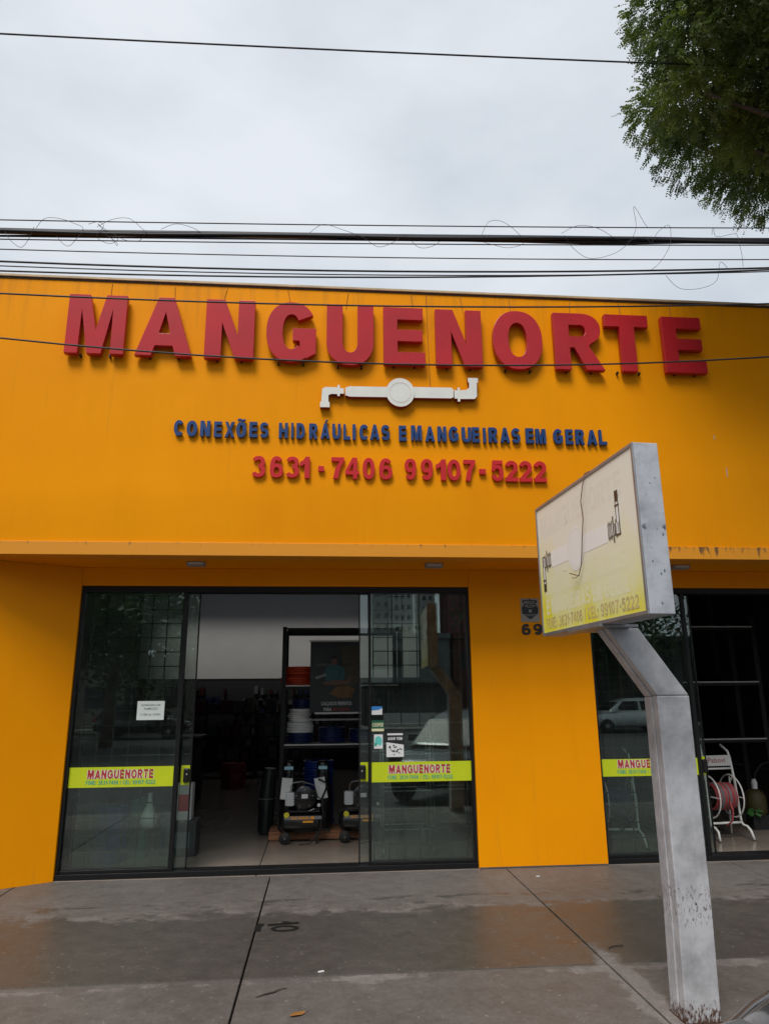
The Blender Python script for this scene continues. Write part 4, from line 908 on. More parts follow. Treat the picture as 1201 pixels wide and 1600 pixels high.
flat('print', arc(.155,1.83,.125,.115,0,360,24,2.4)[:-1], mat('banner_teal_shirt', (.030,.115,.125), .6, var=.4, scale=14), ban, k=2)
flat('print', arc(.150,1.985,.037,.052,0,360,20,2)[:-1], mat('banner_skin', (.14,.075,.05), .6), ban, k=3)
flat('print', arc(.150,2.012,.042,.034,0,180,14,2), mat('banner_hair', (.015,.012,.010), .6), ban, k=4)
flat('print', [(.02,1.745),(.16,1.76),(.30,1.755),(.36,1.80),(.33,1.72),(.16,1.70),(.03,1.71)], MATS['banner_skin'], ban, k=5)
flat('print', [(-.08,1.80),(.05,1.84),(.06,1.815),(-.06,1.77)], mat('banner_paper', (.24,.24,.22), .6), ban, k=6)
flat('print', [(.10,1.60),(.20,1.56),(.36,1.56),(.40,1.66),(.28,1.70),(.16,1.68)], mat('banner_boot', (.17,.085,.028), .6, var=.4, scale=12), ban, k=5)
flat('print', [(-.10,1.63),(.02,1.60),(.11,1.61),(.08,1.69),(-.04,1.69)], mat('banner_shoe', (.035,.035,.038), .6), ban, k=5)
mb = MB(); font_text(mb, 'TRABALHO', ((-.07,Y_-.004,1.925), *FRONT), .21, .032, .0); mb.build('print', mat('banner_grey_ink', (.17,.17,.16), .6), ban)
mb = MB(); font_text(mb, 'E LAZER', ((.205,Y_-.004,1.925), *FRONT), .17, .032, .01); mb.build('print', mat('banner_dark_ink', (.02,.016,.012), .6), ban)
mb = MB(); font_text(mb, 'CALÇADOS PERFEITOS', ((.0,Y_-.004,1.462), *FRONT), .36, .050, .012); font_text(mb, 'PARA', ((.03,Y_-.004,1.405), *FRONT), .095, .040, .012); mb.build('print', mat('banner_white_ink', (.62,.62,.60), .6), ban)
mb = MB(); mb.box(.135,.195,Y_-.005,Y_-.004,1.407,1.441); mb.box(.207,.335,Y_-.005,Y_-.004,1.407,1.441); mb.build('print', mat('banner_red_ink', (.17,.03,.025), .6), ban)
# air compressors on the floor
ORANGE = mat('orange_decal', (.80,.33,.015), .45); SILV = mat('cast_aluminium', (.75,.76,.78), .4, metal=.35)
def compressor(label, x, y):
    t = local('air_compressor', label, 'compressor', (x,y,0), 0, 'black air compressors in the doorway')
    MB().lathe([(.0,-.245),(.06,-.24),(.095,-.215),(.11,-.18),(.11,.18),(.095,.215),(.06,.24),(.0,.245)], (0,0,.215), 'x', 28, cap=False).build('tank', BLKGLOSS, t, smooth=True)
    MB().box(-.19,.22,-.116,-.111,.255,.290).build('tank_stripe', mat('grey_decal', (.20,.20,.22), .4), t)
    mb = MB(); line(mb, 'SCHULZ', ((-.12,-.1165,.257), *FRONT), .26, .032); mb.box(.015,.13,-.1175,-.1165,.222,.242); mb.build('decal', ORANGE, t)
    MB().lathe([(.0,0),(.030,0),(.030,-.004),(.0,-.004)], (-.165,-.122,.305), 'y', 18, cap=False).build('round_decal', mat('yellow_decal', (.62,.55,.03), .45), t)
    for sx in (-.17,):
        wh = MB().lathe([(.058,-.018),(.064,-.010),(.064,.010),(.058,.018)], (sx-.01,-.10,.064), 'y', 20).build('wheel', RUBBER, t, smooth=True); MB().lathe([(.014,0),(.010,-.006)], (sx-.01,-.119,.064), 'y', 10).build('hub', CHROME, wh)
    for sx in (.17,): MB().box(sx-.012,sx+.012,-.08,-.04,.0,.13).build('foot', RUBBER, t)
    MB().lathe([(.0,-.06),(.10,-.06),(.128,-.045),(.128,.05),(.10,.07),(.0,.07)], (.03,-.02,.47), 'y', 28, cap=False).build('belt_cover', BLKGLOSS, t, smooth='auto')
    MB().box(-.005,.065,-.0835,-.081,.47,.515).build('rating_label', INKW, t)
    sv = MB()
    for k in range(6): sv.box(-.185,-.085,-.075,.05,.40+k*.022,.412+k*.022)
    sv.box(-.170,-.100,-.06,.035,.39,.53); sv.build('pump_head', SILV, t)
    MB().tube([(-.13,-.05,.53),(-.125,-.06,.60),(-.10,-.06,.635),(.0,-.04,.645),(.14,-.03,.60),(.17,-.02,.48)], .006, 6).build('pipe', CHROME, t, smooth=True)
    MB().tube([(.06,-.10,.345),(.10,-.105,.345),(.13,-.105,.362),(.17,-.10,.360)], .006, 6).build('drain_pipe', CHROME, t, smooth=True)
    gg = MB().lathe([(.0,0),(.022,0),(.022,-.014),(.0,-.014)], (.19,-.085,.40), 'y', 16, cap=False).build('pressure_gauge', BLKGLOSS, t, smooth='auto'); MB().lathe([(.0,-.0148),(.018,-.0148)], (.19,-.085,.40), 'y', 16, cap=False).build('dial', INKW, gg)
    MB().tube([(.19,-.07,.375),(.19,-.07,.345)], .006, 6).build('gauge_stem', CHROME, t)
    MB().tube([(.15,-.06,.50),(.22,-.10,.46),(.24,-.12,.30),(.20,-.14,.12),(.10,-.16,.02),(-.02,-.17,.010)], .006, 6).build('power_cord', RUBBER, t, smooth=True)
    MB().tube([(.20,.02,.40),(.27,.02,.56),(.27,.02,.62),(.18,.02,.66)], .011, 8).build('push_handle', BLKGLOSS, t, smooth=True)
    for k in range(5): MB().lathe([(.006,0),(.006,-.004)], (.03+.095*math.cos(1.26*k+.3),-.081,.47+.095*math.sin(1.26*k+.3)), 'y', 8).build('screw', CHROME, t)
    MB().box(-.16,.20,-.09,.09,.325,.345).build('platform', BLKGLOSS, t)
    return t
compressor('black air compressor with orange lettering left of the doorway pallet', -.20, 1.45)
compressor('black air compressor partly behind the right sliding door', .46, 1.45)
def pump(label, x, y, lean):
    t = local('motor_pump', label, 'pump', (x,y,0), 0, 'upright black pumps with white tags')
    MB().lathe([(.09,.12),(.10,.14),(.10,.55),(.085,.60),(.07,.62),(.07,.82),(.05,.85)], (0,0,0), 'z', 20).build('body', BLKGLOSS, t, smooth='auto')
    MB().box(-.05,.05,-.085,-.075,.76,.795).build('blue_label', mat('pale_blue_label', (.42,.72,.85), .4), t)
    c = math.cos(lean); s = math.sin(lean)
    MB().obox((-.02,-.125,.56), (c,0,s), (-s,0,c), (0,-1,0), .060, .115, .003).build('hang_tag', mat('tag_white', (.85,.85,.83), .6), t)
    MB().box(-.09,.09,-.09,.09,.10,.125).build('base', BLKGLOSS, t)
pump('upright black pump with white tag behind the left of the compressor', -.36, 1.62, -.09); pump('upright black pump with white tag behind the right of the compressor', .03, 1.62, .18)
pal = thing('wooden_pallet', 'low reddish timber pallet under the machines inside the doorway', 'pallet', (0,1.75,0))
WOOD = mat('pallet_wood', (.30,.13,.065), .8, var=.35, scale=6, stretch=(1,6,6))
for x in (-.56,-.10,.42): MB().box(x,x+.10,1.56,2.0,0,.075).build('block', WOOD, pal)
for k in range(3): MB().box(-.57,.53,1.55+k*.16,1.67+k*.16,.076,.098).build('board', WOOD, pal)
MB().box(-.57,.53,1.545,1.556,.015,.072).build('board', WOOD, pal)
# display board with hanging packs at the back
db = thing('display_board', 'dark display wall hung with rows of packaged fittings at the back', 'display', (-1.6,9.1,0))
MB().box(-3.9,1.5,9.08,9.14,.35,1.90).build('panel', mat('pegboard', (.03,.03,.032), .7), db)
pk = [mat('pack_%s' % n_, c_, .35) for n_, c_ in (('grey',(.06,.06,.065)),('white',(.16,.16,.16)),('blue',(.02,.03,.08)),('red',(.06,.014,.014)),('dark',(.03,.03,.03)))]
for i in range(240):
    x = rnd.uniform(-3.8,1.4); z = .55+.21*rnd.randrange(6)+rnd.uniform(-.02,.02); a, b = rnd.uniform(.04,.10), rnd.uniform(.07,.17)
    MB().box(x,x+a,9.02,9.075,z,z+b).build('hanging_pack', rnd.choice(pk), db)
def drum(label, x, y, r, h, mtl, name='drum', cat='drum'):
    t = thing(name, label, cat, (x,y,0)); MB().lathe([(r*.92,0),(r,.02),(r,h*.3),(r*1.03,h*.33),(r,h*.36),(r,h*.66),(r*1.03,h*.69),(r,h*.72),(r,h-.02),(r*.94,h)], (x,y,0), 'z', 28).build('shell', mtl, t, smooth='auto')
    MB().lathe([(r*.2,h),(r*.2,h+.02),(0,h+.02)], (x+r*.4,y,0), 'z', 12, cap=False).build('bung', BLKGLOSS, t)
DBL = mat('blue_drum_plastic', (.012,.05,.20), .35)
drum('blue plastic drum behind the left glass panel near the wall', -2.1, .75, .17, .52, DBL)
drum('small blue bucket behind the left glass panel', -1.55, 1.1, .13, .40, DBL)
drum('red container on the floor deep inside the shop', -1.55, 6.5, .22, .42, mat('red_plastic', (.16,.012,.010), .4))
def carton(label, x, y, w_, d_, h_, mtl, z=0, pr=None):
    t = thing('carton', label, 'box', (x,y,z)); MB().box(x-w_/2,x+w_/2,y-d_/2,y+d_/2,z,z+h_).build('case', mtl, t, bevel=.004)
    MB().box(x-w_*.3,x+w_*.3,y-d_/2-.003,y-d_/2-.001,z+h_*.25,z+h_*.7).build('panel_print', pr or INKG, t)
    MB().box(x-.02,x+.02,y-d_/2-.002,y+d_/2+.002,z+h_*.999,z+h_+.002).build('tape', mat('tape_tan', (.3,.24,.16), .4), t)
carton('teal machine box behind the left glass panel', -1.86, .95, .16, .2, .56, mat('teal_plastic', (.06,.17,.16), .5))
carton('white and red box at the left beside the doorway', -1.42, 1.0, .17, .15, .36, mat('box_white', (.45,.45,.44), .6), .34, INKR)
carton('grey machine housing under the white and red box', -1.42, 1.02, .30, .3, .335, mat('dark_machine', (.05,.05,.055), .45))
sb = thing('white_sack', 'crumpled white plastic sack hanging behind the left glass panel', 'bag', (-1.72,.72,.3))
MB().lathe([(.0,.30),(.05,.31),(.085,.36),(.075,.43),(.035,.52),(.02,.60),(.025,.64)], (-1.72,.72,0), 'z', 14, cap=False).build('sack_body', mat('white_plastic', (.60,.62,.63), .4, bump=.8, bscale=22), sb, smooth=True)
MB().tube([(-1.72,.72,.62),(-1.71,.72,.80)], .004, 5).build('tie', CABLE, sb)
ct = thing('service_counter', 'dark counter with pale edges at the left inside the shop', 'counter', (-2.4,5,0))
MB().box(-3.6,-1.9,4.6,5.2,.0,.95).build('body', DARKP, ct); MB().box(-3.65,-1.85,4.55,5.25,.952,.985).build('top', mat('counter_top', (.10,.10,.10), .25), ct)
mp_ = thing('wall_map', 'pale poster with green print on the inner left wall', 'poster', (-3.99,2.2,1.2))
MB().box(-3.998,-3.985,1.5,3.1,1.05,2.0).build('sheet', mat('poster_green', (.16,.24,.12), .5, var=.5, scale=4), mp_); MB().box(-3.984,-3.978,1.5,3.1,1.80,1.98).build('heading', mat('poster_blue', (.12,.20,.28), .5), mp_)
# chrome display stands behind the right glass panel
def chrome_stand(label, x, y, w_):
    t = thing('chrome_stand', label, 'stand', (x,y,0), 'chrome display stands behind the glass')
    for dx in (-w_/2,w_/2):
        for dy in (0,.32): MB().tube([(x+dx,y+dy,.03),(x+dx,y+dy,1.30)], .010, 8).build('post', CHROME, t, smooth=True)
        MB().tube([(x+dx-.02,y-.05,.012),(x+dx,y-.03,.06),(x+dx,y+.0,.10)], .009, 6).build('foot', CHROME, t, smooth=True)
    for z in (.25,.62,.98,1.29):
        MB().tube([(x-w_/2,y,z),(x+w_/2,y,z),(x+w_/2,y+.32,z),(x-w_/2,y+.32,z)], .006, 6, closed=True).build('ring_bar', CHROME, t)
chrome_stand('chrome display stand behind the panel right of the doorway', .90, .62, .50)
chrome_stand('second chrome display stand towards the orange pier', 1.40, .70, .42)
# white hose reel carts
WT = mat('white_tube_paint', (.78,.78,.75), .35)
def reel_cart(label, x, y, rot, hoses, group='white tubular hose reel carts'):
    t = local('hose_reel_cart', label, 'hose reel', (x,y,0), rot, group)
    def tb_(pts, r=.014, name='tube'): return MB().tube(pts, r, 8).build(name, WT, t, smooth=True)
    for s in (-1,1):
        X = .20*s
        tb_([(X+.01*s,-.16,.012),(X+.0,-.13,.10),(X-.0,-.08,.135),(X,-.02,.14),(X-.012*s,.0,.17),(X-.020*s,.02,.60),(X-.028*s,.05,.86),(X-.032*s,.07,.92),(X-.07*s,.14,.99)], .013, 'side_rail')
        tb_([(X-.01*s,.20,.012),(X-.015*s,.17,.45),(X-.02*s,.10,.60),(X-.022*s,.03,.66)], .011, 'rear_leg')
        MB().torus((X-.055*s,.06,.44), .215, .008, 'x', 30, 7, 1.05).build('reel_ring', WT, t, smooth=True)
        MB().tube([(X-.055*s,.06,.24),(X-.055*s,.06,.65)], .006, 6).build('spoke', WT, t); MB().tube([(X-.055*s,-.15,.44),(X-.055*s,.27,.44)], .006, 6).build('spoke', WT, t)
    tb_([(-.195,.0,.165),(.195,.0,.165)], .013, 'cross_tube'); tb_([(-.175,.045,.735),(.175,.045,.735)], .011, 'cross_tube')
    MB().box(-.172,.172,.036,.046,.765,.88).build('name_plate', mat('plate_white', (.66,.66,.63), .4), t)
    mb = MB(); font_text(mb, 'Pabovi', ((-.12,.0355,.80), *FRONT), .22, .055, .004); mb.build('plate_print', mat('plate_red_ink', (.36,.03,.06), .5), t)
    MB().lathe([(.09,-.135),(.09,.135)], (0,.06,.44), 'x', 20).build('drum_core', RUBBER, t)
    cols = hoses; k = 0; xx = -.125
    while xx < .125:
        MB().torus((xx,.06,.44), .135+rnd.uniform(-.006,.008), .0085, 'x', 26, 6).build('hose_turn', cols[k % len(cols)], t, smooth=True); k += 1; xx += .0165
    MB().tube([(.02,-.08,.40),(.03,-.10,.30),(.025,-.08,.20),(-.02,-.03,.14)], .009, 7).build('hose_tail', cols[1 % len(cols)], t, smooth=True)
    return t
PNK = mat('pink_red_hose', (.42,.06,.065), .4)
reel_cart('white hose reel cart with red and grey hose in the open right doorway', 4.53, 1.02, .10, [PNK, PNK, HGRY, PNK, HGRY, HGRY])
reel_cart('white hose reel cart with dark blue hose behind the window glass', 3.22, .80, -.12, [HBLU, HBLU, HBLU])
# rack and garden machines on the right
rk = thing('shelf_rack', 'dark empty shelf rack behind the hose reel cart in the right doorway', 'shelf', (5.1,2.2,0))
for x in (4.62,5.72):
    for y in (1.95,2.5): MB().box(x-.03,x+.03,y-.02,y+.02,0,2.55).build('upright', RACK, rk)
for z in (1.005,1.715,2.43):
    MB().box(4.66,5.70,1.93,2.52,z-.05,z-.014).build('shelf', RACK, rk); MB().box(4.655,5.705,1.922,1.9285,z-.013,z+.001).build('shelf_edge', SHELFE, rk)
pw = local('pressure_washer', 'small yellow and green garden machine beside the hose reel cart', 'machine', (5.22,1.55,0))
MB().lathe([(.10,.16),(.12,.20),(.12,.36),(.09,.42),(.04,.45)], (0,0,0), 'z', 18).build('body', mat('dark_yellow_plastic', (.05,.04,.008), .6), pw, smooth='auto')
mb = MB()
for k in range(14):
    a = rnd.uniform(0,6.28); mb.tube([(-.10+.02*math.cos(a),-.12,.20+.02*math.sin(a)),(-.10+.09*math.cos(a),-.13+rnd.uniform(-.03,.03),.20+.05*math.sin(a))], .012, 5)
mb.build('green_glove', mat('green_plastic', (.03,.13,.02), .6), pw); MB().tube([(.0,.0,.45),(.05,.02,.62),(.14,.02,.72),(.26,.04,.75)], .009, 6).build('handle', RUBBER, pw, smooth=True)
MB().lathe([(.03,.45),(.035,.52),(.02,.56)], (0,-.02,0), 'z', 12).build('cap', INKW, pw); MB().box(-.10,.10,-.08,.08,0,.158).build('base', RUBBER, pw)

# ================================================================== SMALL THINGS ON THE PAVEMENT
lf = thing('fallen_leaf', 'single curled orange-brown dead leaf on the pavement in front', 'leaf', (-.102,-2.967,.002))
MB().add([(-.145,-2.985,.004),(-.115,-2.995,.010),(-.075,-2.975,.006),(-.058,-2.952,.014),(-.085,-2.948,.010),(-.12,-2.960,.012)], [(0,1,5),(1,2,4,5),(2,3,4)]).build('blade', mat('dead_leaf', (.30,.13,.025), .7, var=.5, scale=30), lf)
MB().tube([(-.06,-2.955,.012),(-.045,-2.945,.006)], .0015, 5).build('stalk', BARK, lf)
tw = MB().tube([(-.332,-2.727,.004),(-.29,-2.70,.007),(-.245,-2.675,.005),(-.21,-2.645,.008),(-.174,-2.623,.004)], [.0025,.004,.0045,.003,.002], 6); tw.tube([(-.245,-2.675,.006),(-.225,-2.672,.010)], .002, 5)
tag(tw.build('twig', mat('twig_bark', (.05,.03,.022), .8), org=(-.25,-2.68,0), smooth=True), 'thin dark twig lying on the pavement near the joint', 'twig')
tag(MB().tube([(1.86,-2.20,.004),(1.90,-2.17,.005),(1.97,-2.165,.004)], .004, 6).build('twig', MATS['twig_bark'], org=(1.9,-2.18,0)), 'short curved dark twig left of the pole foot', 'twig')
mk = MB()   # black stencilled mark by the joint
def flatrib(path, wd): 
    r_ = ribbon(path, wd, wd); n = len(path); mk.add([(x,y,.0022+.0001*len(mk.f)) for x,y in r_], [(i,i+1,2*n-2-i,2*n-1-i) for i in range(n-1)])
mx0, my0 = -.30, -1.50
flatrib([(-.423,-1.60),(-.425,-1.50),(-.405,-1.43)], .045); flatrib([(-.36,-1.465),(-.20,-1.445),(-.14,-1.435)], .040); flatrib([(-.255,-1.40),(-.20,-1.43)], .03)
flatrib(arc(-.235,-1.555,.085,.050,0,360,22,2), .028)
mo = mk.build('paint_mark', mat('black_spray_paint', (.010,.010,.009), .45), org=(-.28,-1.5,.002)); tag(mo, 'black stencilled paint mark on the pavement beside the slab joint', 'paint mark')
for (x, y, s, lab) in ((.02,-2.40,.012,'small white scrap on the slab joint'),(1.95,-.36,.012,'pale cigarette end near the orange pier')):
    tag(MB().obox((x,y,.005), (.9,.3,0), (-.3,.9,0), (0,0,1), s*1.6, s*.5, .003).build('litter', INKW, org=(x,y,0)), lab, 'litter')

# ================================================================== CARS
def car(label, loc, rot, paint, name='parked_car', group='parked cars'):
    t = local(name, label, 'car', loc, rot, group)
    # body lower: stations along x (front +), ring of (y,z)
    st = [(-1.92,.62,.42,.70),(-1.86,.76,.30,.86),(-1.5,.83,.24,.93),(-.8,.85,.22,.94),(.3,.85,.22,.92),(1.0,.84,.22,.88),(1.5,.81,.24,.80),(1.82,.70,.30,.70),(1.93,.55,.40,.60)]
    vs_ = []; n = 12
    for x, hw, z0, z1 in st:
        mz = (z0+z1)/2
        half = [(hw*.80,z0),(hw*.97,z0+.10),(hw,mz),(hw*.975,z1-.10),(hw*.90,z1-.02),(hw*.60,z1+.012)]
        vs_ += [(x,y,z) for y,z in half]+[(x,-y,z) for y,z in half[::-1]]
    N = len(st)
    fs = [(i*n+k,i*n+(k+1)%n,(i+1)*n+(k+1)%n,(i+1)*n+k) for i in range(N-1) for k in range(n)]+[tuple(range(n-1,-1,-1)), tuple(range((N-1)*n,N*n))]
    b = MB().add(vs_, fs).build('body', paint, t, smooth=True); md = b.modifiers.new('s','SUBSURF'); md.levels = 2; md.render_levels = 2
    cs = [(-1.74,.70,.90,.91),(-1.35,.67,.90,1.34),(-.6,.66,.90,1.46),(.1,.65,.90,1.44),(.55,.66,.90,1.30),(1.12,.72,.86,.885)]
    vs_ = []
    for x, hw, z0, z1 in cs: vs_ += [(x,hw+.06,z0),(x,hw-.02-(z1-z0)*.12,z1-.02),(x,hw-.12-(z1-z0)*.12,z1+.02),(x,-hw+.12+(z1-z0)*.12,z1+.02),(x,-hw+.02+(z1-z0)*.12,z1-.02),(x,-hw-.06,z0)]
    fs = [(i*6+k,i*6+k+1,i*6+7+k,i*6+6+k) for i in range(len(cs)-1) for k in range(5)]+[(0,1,2,3,4,5),(30,31,32,33,34,35)]
    MB().add(vs_, fs).build('cabin', paint, t, smooth='auto')
    GL = MATS.get('car_glass') or mat('car_glass', (.010,.012,.014), .06, .22)
    def sidew(xa, xb, xc, xd, s):   # bottom xa..xb, top xc..xd
        def py(z): return s*(.725-(z-.92)*.22)
        MB().add([(xa,py(.95)+.008*s,.95),(xb,py(.95)+.008*s,.95),(xd,py(1.34)+.012*s,1.34),(xc,py(1.34)+.012*s,1.34),(xa,py(.95)-.01*s,.95),(xb,py(.95)-.01*s,.95),(xd,py(1.34)-.01*s,1.34),(xc,py(1.34)-.01*s,1.34)], [(0,1,2,3),(7,6,5,4),(0,4,5,1),(1,5,6,2),(2,6,7,3),(3,7,4,0)]).build('side_window', GL, t)
    for s in (-1,1):
        sidew(-.28,.80,-.26,.38,s); sidew(-1.22,-.38,-1.05,-.38,s)
        MB().obox((.78,.80*s,1.0), (1,0,0), (0,1,0), (0,0,1), .06, .09, .06).build('side_mirror', paint, t, bevel=.02)
        hl_ = MB().obox((1.70,.60*s,.70), (.9,-.3*s,0), (.3*s,.9,0), (0,0,1), .10, .12, .07).build('headlight', mat('headlamp_glass', (.12,.125,.13), .1), t, bevel=.02)
        MB().obox((-1.80,.66*s,.80), (1,0,0), (0,1,0), (0,0,1), .08, .09, .09).build('tail_light', mat('tail_lamp', (.30,.01,.01), .2), t, bevel=.02)
        for x in (-1.22,1.22):
            wl = MB().lathe([(.20,-.09),(.29,-.085),(.305,-.06),(.305,.06),(.29,.085),(.20,.09)], (x,.74*s,.305), 'y', 28).build('wheel', RUBBER, t, smooth='auto')
            MB().lathe([(.0,.093*s),(.05,.096*s),(.17,.080*s),(.195,.092*s),(.20,.07*s)], (x,.74*s,.305), 'y', 20, cap=False).build('rim', CHROME, wl, smooth=True)
    MB().add([(1.06,.62,.925),(1.06,-.62,.925),(.60,-.56,1.29),(.60,.56,1.29),(1.08,.62,.935),(1.08,-.62,.935),(.62,-.56,1.305),(.62,.56,1.305)], [(4,5,6,7),(3,2,1,0),(0,1,5,4),(1,2,6,5),(2,3,7,6),(3,0,4,7)]).build('windshield', GL, t)
    MB().add([(-1.71,.58,.96),(-1.71,-.58,.96),(-1.39,-.54,1.30),(-1.39,.54,1.30),(-1.725,.58,.97),(-1.725,-.58,.97),(-1.405,-.54,1.315),(-1.405,.54,1.315)], [(7,6,5,4),(0,1,2,3),(0,4,5,1),(1,5,6,2),(2,6,7,3),(3,7,4,0)]).build('rear_window', GL, t)
    MB().box(1.80,1.905,-.38,.38,.42,.50).build('grille', RUBBER, t, bevel=.01)
    MB().tube([(1.74,-.66,.672),(1.83,-.52,.655),(1.895,-.30,.632),(1.915,0,.628),(1.895,.30,.632),(1.83,.52,.655),(1.74,.66,.672)], .016, 8).build('bonnet_trim', mat('bright_trim', (.30,.30,.31), .3, .5, .9), t, smooth=True)
    return t
def paint(n_, c_): return mat(n_, c_, .3, .5, .25, coat=1.)
hd_ = math.atan2(.79,-.61)
car('dark grey car parked at the kerb, bonnet corner at the bottom right', (2.75,-5.85,-.15), hd_, paint('dark_grey_car_paint', (.035,.037,.042)))
car('white hatchback parked across the street, mirrored in the right window', (13.6,-24.6,-.15), math.pi, paint('white_car_paint', (.70,.71,.72)))
car('black car parked across the street, mirrored in the left panel', (-7.5,-24.8,-.15), 0, paint('black_car_paint', (.015,.015,.017)))

# ================================================================== ACROSS THE STREET (seen in the glass)
def flatb(name, label, x0, x1, y, d, h, mtl, rows, cols, wcol, ww, wh, z_first, dz, group=None, x_in=.5):
    t = thing(name, label, 'building', ((x0+x1)/2,y,-.3), group)
    MB().box(x0,x1,y-d,y,-.33,h).build('wall', mtl, t); MB().box(x0-.15,x1+.15,y-d-.1,y+.15,h+.002,h+.3).build('parapet', mtl, t)
    me = None
    for r_ in range(rows):
        for c in range(cols):
            xc = x0+x_in+(x1-x0-2*x_in)*(c+.5)/cols; zc = z_first+dz*r_
            if me is None:
                o = MB().box(-ww/2,ww/2,.0,.05,-wh/2,wh/2).build('window', wcol, None); me = o.data; bpy.data.objects.remove(o)
            o = bpy.data.objects.new('window', me); COL.objects.link(o); o.parent = t; o.location = (xc-(x0+x1)/2,.01,zc+.3)
    return t
WG = mat('window_dark', (.03,.035,.04), .15); CON1 = mat('grey_render', (.20,.21,.22), .8, var=.2, scale=.6); BRK = mat('brick_render', (.17,.055,.04), .8, var=.3, scale=3)
TW1 = mat('tower_pale', (.52,.53,.52), .7); TW2 = mat('tower_grey', (.24,.25,.25), .7); TW3 = mat('tower_maroon', (.17,.05,.055), .7)
flatb('shop_block', 'grey two-storey block across the street, mirrored in the right glass panel', 2.2,7.2,-33,8,4.6,CON1,1,4,WG,.7,.9,3.5,1)
flatb('brick_house', 'narrow brick house beside the grey block across the street', 7.4,8.6,-33,8,4.6,BRK,1,1,WG,.5,.8,3.4,1)
flatb('pale_house', 'low pale house across the street at the far left', -16,-6.5,-34,8,3.4,mat('cream_render', (.40,.38,.33), .8, var=.2, scale=.6),1,4,WG,1.1,1.1,1.5,1)
flatb('dark_shop', 'dark workshop across the street opposite the right-hand window', 9.0,22,-33,8,4.4,mat('dark_render', (.05,.05,.052), .8, var=.2, scale=.6),1,3,WG,2.4,2.2,1.3,1)
for x0, x1, y, h, mt, lab in ((14,19,-190,75,TW2,'grey apartment tower, leftmost in the glass reflection'),(20,26,-196,80,TW1,'pale apartment tower second from the left in the reflection'),(28.5,33,-200,84,TW1,'pale apartment tower in the middle of the reflection'),(35,40,-190,78,TW3,'maroon apartment tower in the reflection'),(41,47,-192,74,TW1,'pale apartment tower at the right of the reflection')):
    flatb('apartment_tower', lab, x0,x1,y,14,h,mt,22,3 if x1-x0 > 5 else 2,WG,.9,1.3,4,3.1,'apartment towers beyond the street',.4)
sg_ = thing('shop_signboard', 'long plain white signboard across the street', 'signboard', (3,-32.8,2.3)); MB().box(1.6,3.9,-32.95,-32.75,2.2,2.9).build('board', mat('board_white', (.62,.63,.62), .5), sg_); MB().box(1.8,1.9,-32.98,-32.9,-.05,2.2).build('post', RACK, sg_)
MB().box(3.5,3.6,-32.98,-32.9,-.05,2.2).build('post', RACK, sg_)
aw = thing('shop_awning', 'dark canopy over the grey block across the street', 'awning', (4.7,-32,2.2)); MB().prism([(2.2,-33),(7.2,-33),(7.2,-30.8),(2.2,-30.8)], 1.95, 2.15).build('canopy', RACK, aw); 
for x in (2.3,7.1): MB().box(x-.05,x+.05,-30.95,-30.85,-.03,1.95).build('post', RACK, aw)
lw_ = thing('white_garden_wall', 'low white wall in panels across the street', 'wall', (6,-31,0))
for k in range(7): MB().box(3.2+k*.95,4.08+k*.95,-30.6,-30.45,-.1,.62).build('panel', TW1, lw_)
def far_tree(label, x, y, h, r, n, seed):
    rg = np.random.default_rng(seed); b = Vector((x,y,-.2)); t = thing('far_tree', label, 'tree', tuple(b), 'trees across the street')
    C = np.array([0,0,h*.66]); cl_ = []
    for i in range(n):
        d = rg.normal(size=3); d /= np.linalg.norm(d); cl_.append((C+d*np.array([r,r,h*.34])*rg.uniform(.45,.95), rg.uniform(.7,1.2)))
    crown('crown', leaf_mesh('crown', cl_, 3.2, .30, rg, 10), LEAF2, t)
    q = MB().tube([b, b+Vector((.1,0,h*.3)), b+Vector((-.1,.1,h*.62))], [.24,.18,.09], 10)
    for k in range(5):
        a = k*1.26; branch(q, b+Vector((0,0,h*.36)), b+Vector((r*.6*math.cos(a),r*.6*math.sin(a),h*.72)), .09, .02)
    q.build('trunk', BARK, t, smooth=True)
far_tree('broad tree across the street, mirrored in the left panel', -7.5, -19.5, 8.5, 3.6, 60, 1)
far_tree('tall tree across the street further left', -13, -23, 10, 4.2, 60, 2)
far_tree('bushy tree across the street behind the doorway line', -2.6, -30, 8, 3.2, 50, 3)
far_tree('small tree showing above the grey block across the street', 7.5, -44, 6.2, 2.2, 30, 4)
far_tree('tree across the street opposite the right-hand window', 15, -28.6, 8.5, 3.8, 50, 5)

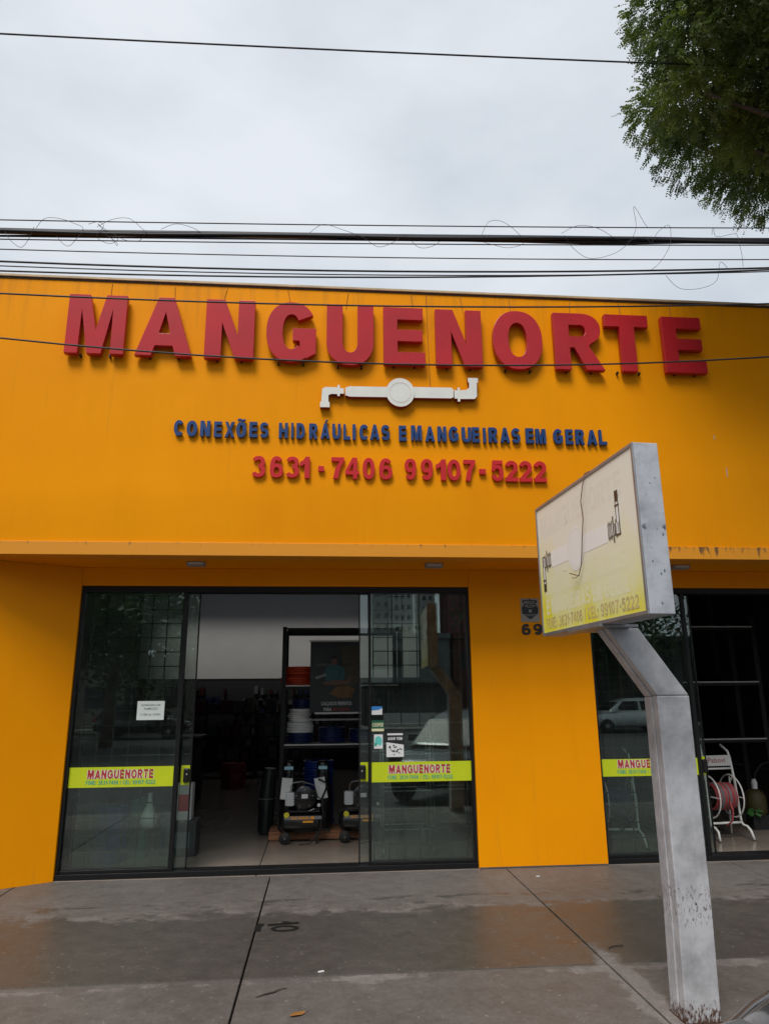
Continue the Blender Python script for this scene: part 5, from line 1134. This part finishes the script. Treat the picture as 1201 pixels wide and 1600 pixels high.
for (lab, x, y, h, r, n, sd_) in (('added spreading tree across the street at the far left end', -20, -20.5, 10, 4.4, 60, 6), ('added tree across the street right of the dark workshop', 22, -21, 10, 4.4, 60, 7),
                                 ('added tall tree across the street beyond the white hatchback', 11.5, -28.8, 9.5, 3.2, 50, 8), ('added dense tree at the far right end across the street', 30, -22, 11, 4.8, 60, 9), ('added dense tree behind the pale house across the street', -9, -30, 10, 4.2, 60, 10), ('added distant dense tree at the far left across the street', -28, -22, 11, 4.8, 60, 12)):
    far_tree(lab, x, y, h, r, n, sd_)  # extra tree row, added to block low sky from the facade

# dim stock shelves deep inside
bs = thing('stock_shelf', 'low dark stock shelves in front of the display wall at the back', 'shelf', (-1.2,8.0,0))
for x in (-2.6,-1.3,.0): MB().box(x-.02,x+.02,7.8,8.3,0,1.30).build('upright', RACK, bs)
for z in (.35,.80,1.25): MB().box(-2.58,-.02,7.8,8.3,z-.03,z).build('board', RACK, bs)
stock = [mat('stock_%d' % i, c, .5) for i, c in enumerate(((.07,.07,.075),(.035,.042,.07),(.085,.02,.018),(.10,.095,.08),(.02,.02,.024),(.03,.06,.045)))]
ORD = ('first','second','third','fourth','fifth','sixth','seventh','eighth','ninth','tenth','eleventh','twelfth','thirteenth','fourteenth')
for z in (.352,.802,1.252):
    x = -2.52; nb = 0
    while x < -.30:
        a, b = rnd.uniform(.12,.24), rnd.uniform(.14,.32)
        if not (x < -1.3 < x+a+.03) and rnd.random() < .85:
            ci = rnd.randrange(6); nb += 1
            o = MB().box(x,x+a,7.85,8.15,z,z+b).build('stock_box', stock[ci], org=(x+a/2,8,z), bevel=.006)
            tag(o, '%s stock box, %s from the left on the %s back shelf' % (('grey','dark blue','dark red','tan','black','dark green')[ci], ORD[nb-1], {.352:'bottom',.802:'middle',1.252:'top'}[z]), 'box', 'stock boxes on the back shelves')
        x += a+rnd.uniform(.02,.08)
# dark green tarpaulin roll leaning by the shelf rack
tr_ = thing('wrapped_roll', 'dark wrapped roll leaning at the left side of the shelf rack', 'roll', (-.62,1.95,0))
MB().tube([(-.64,2.0,.02),(-.63,1.99,.4),(-.60,1.98,.74)], [.09,.10,.07], 14).build('wrap', mat('dark_plastic_wrap', (.014,.017,.018), .3, bump=.8, bscale=14), tr_, smooth='auto')
MB().torus((-.63,1.99,.4), .102, .006, 'z', 20, 6).build('strap', HGRY, tr_)
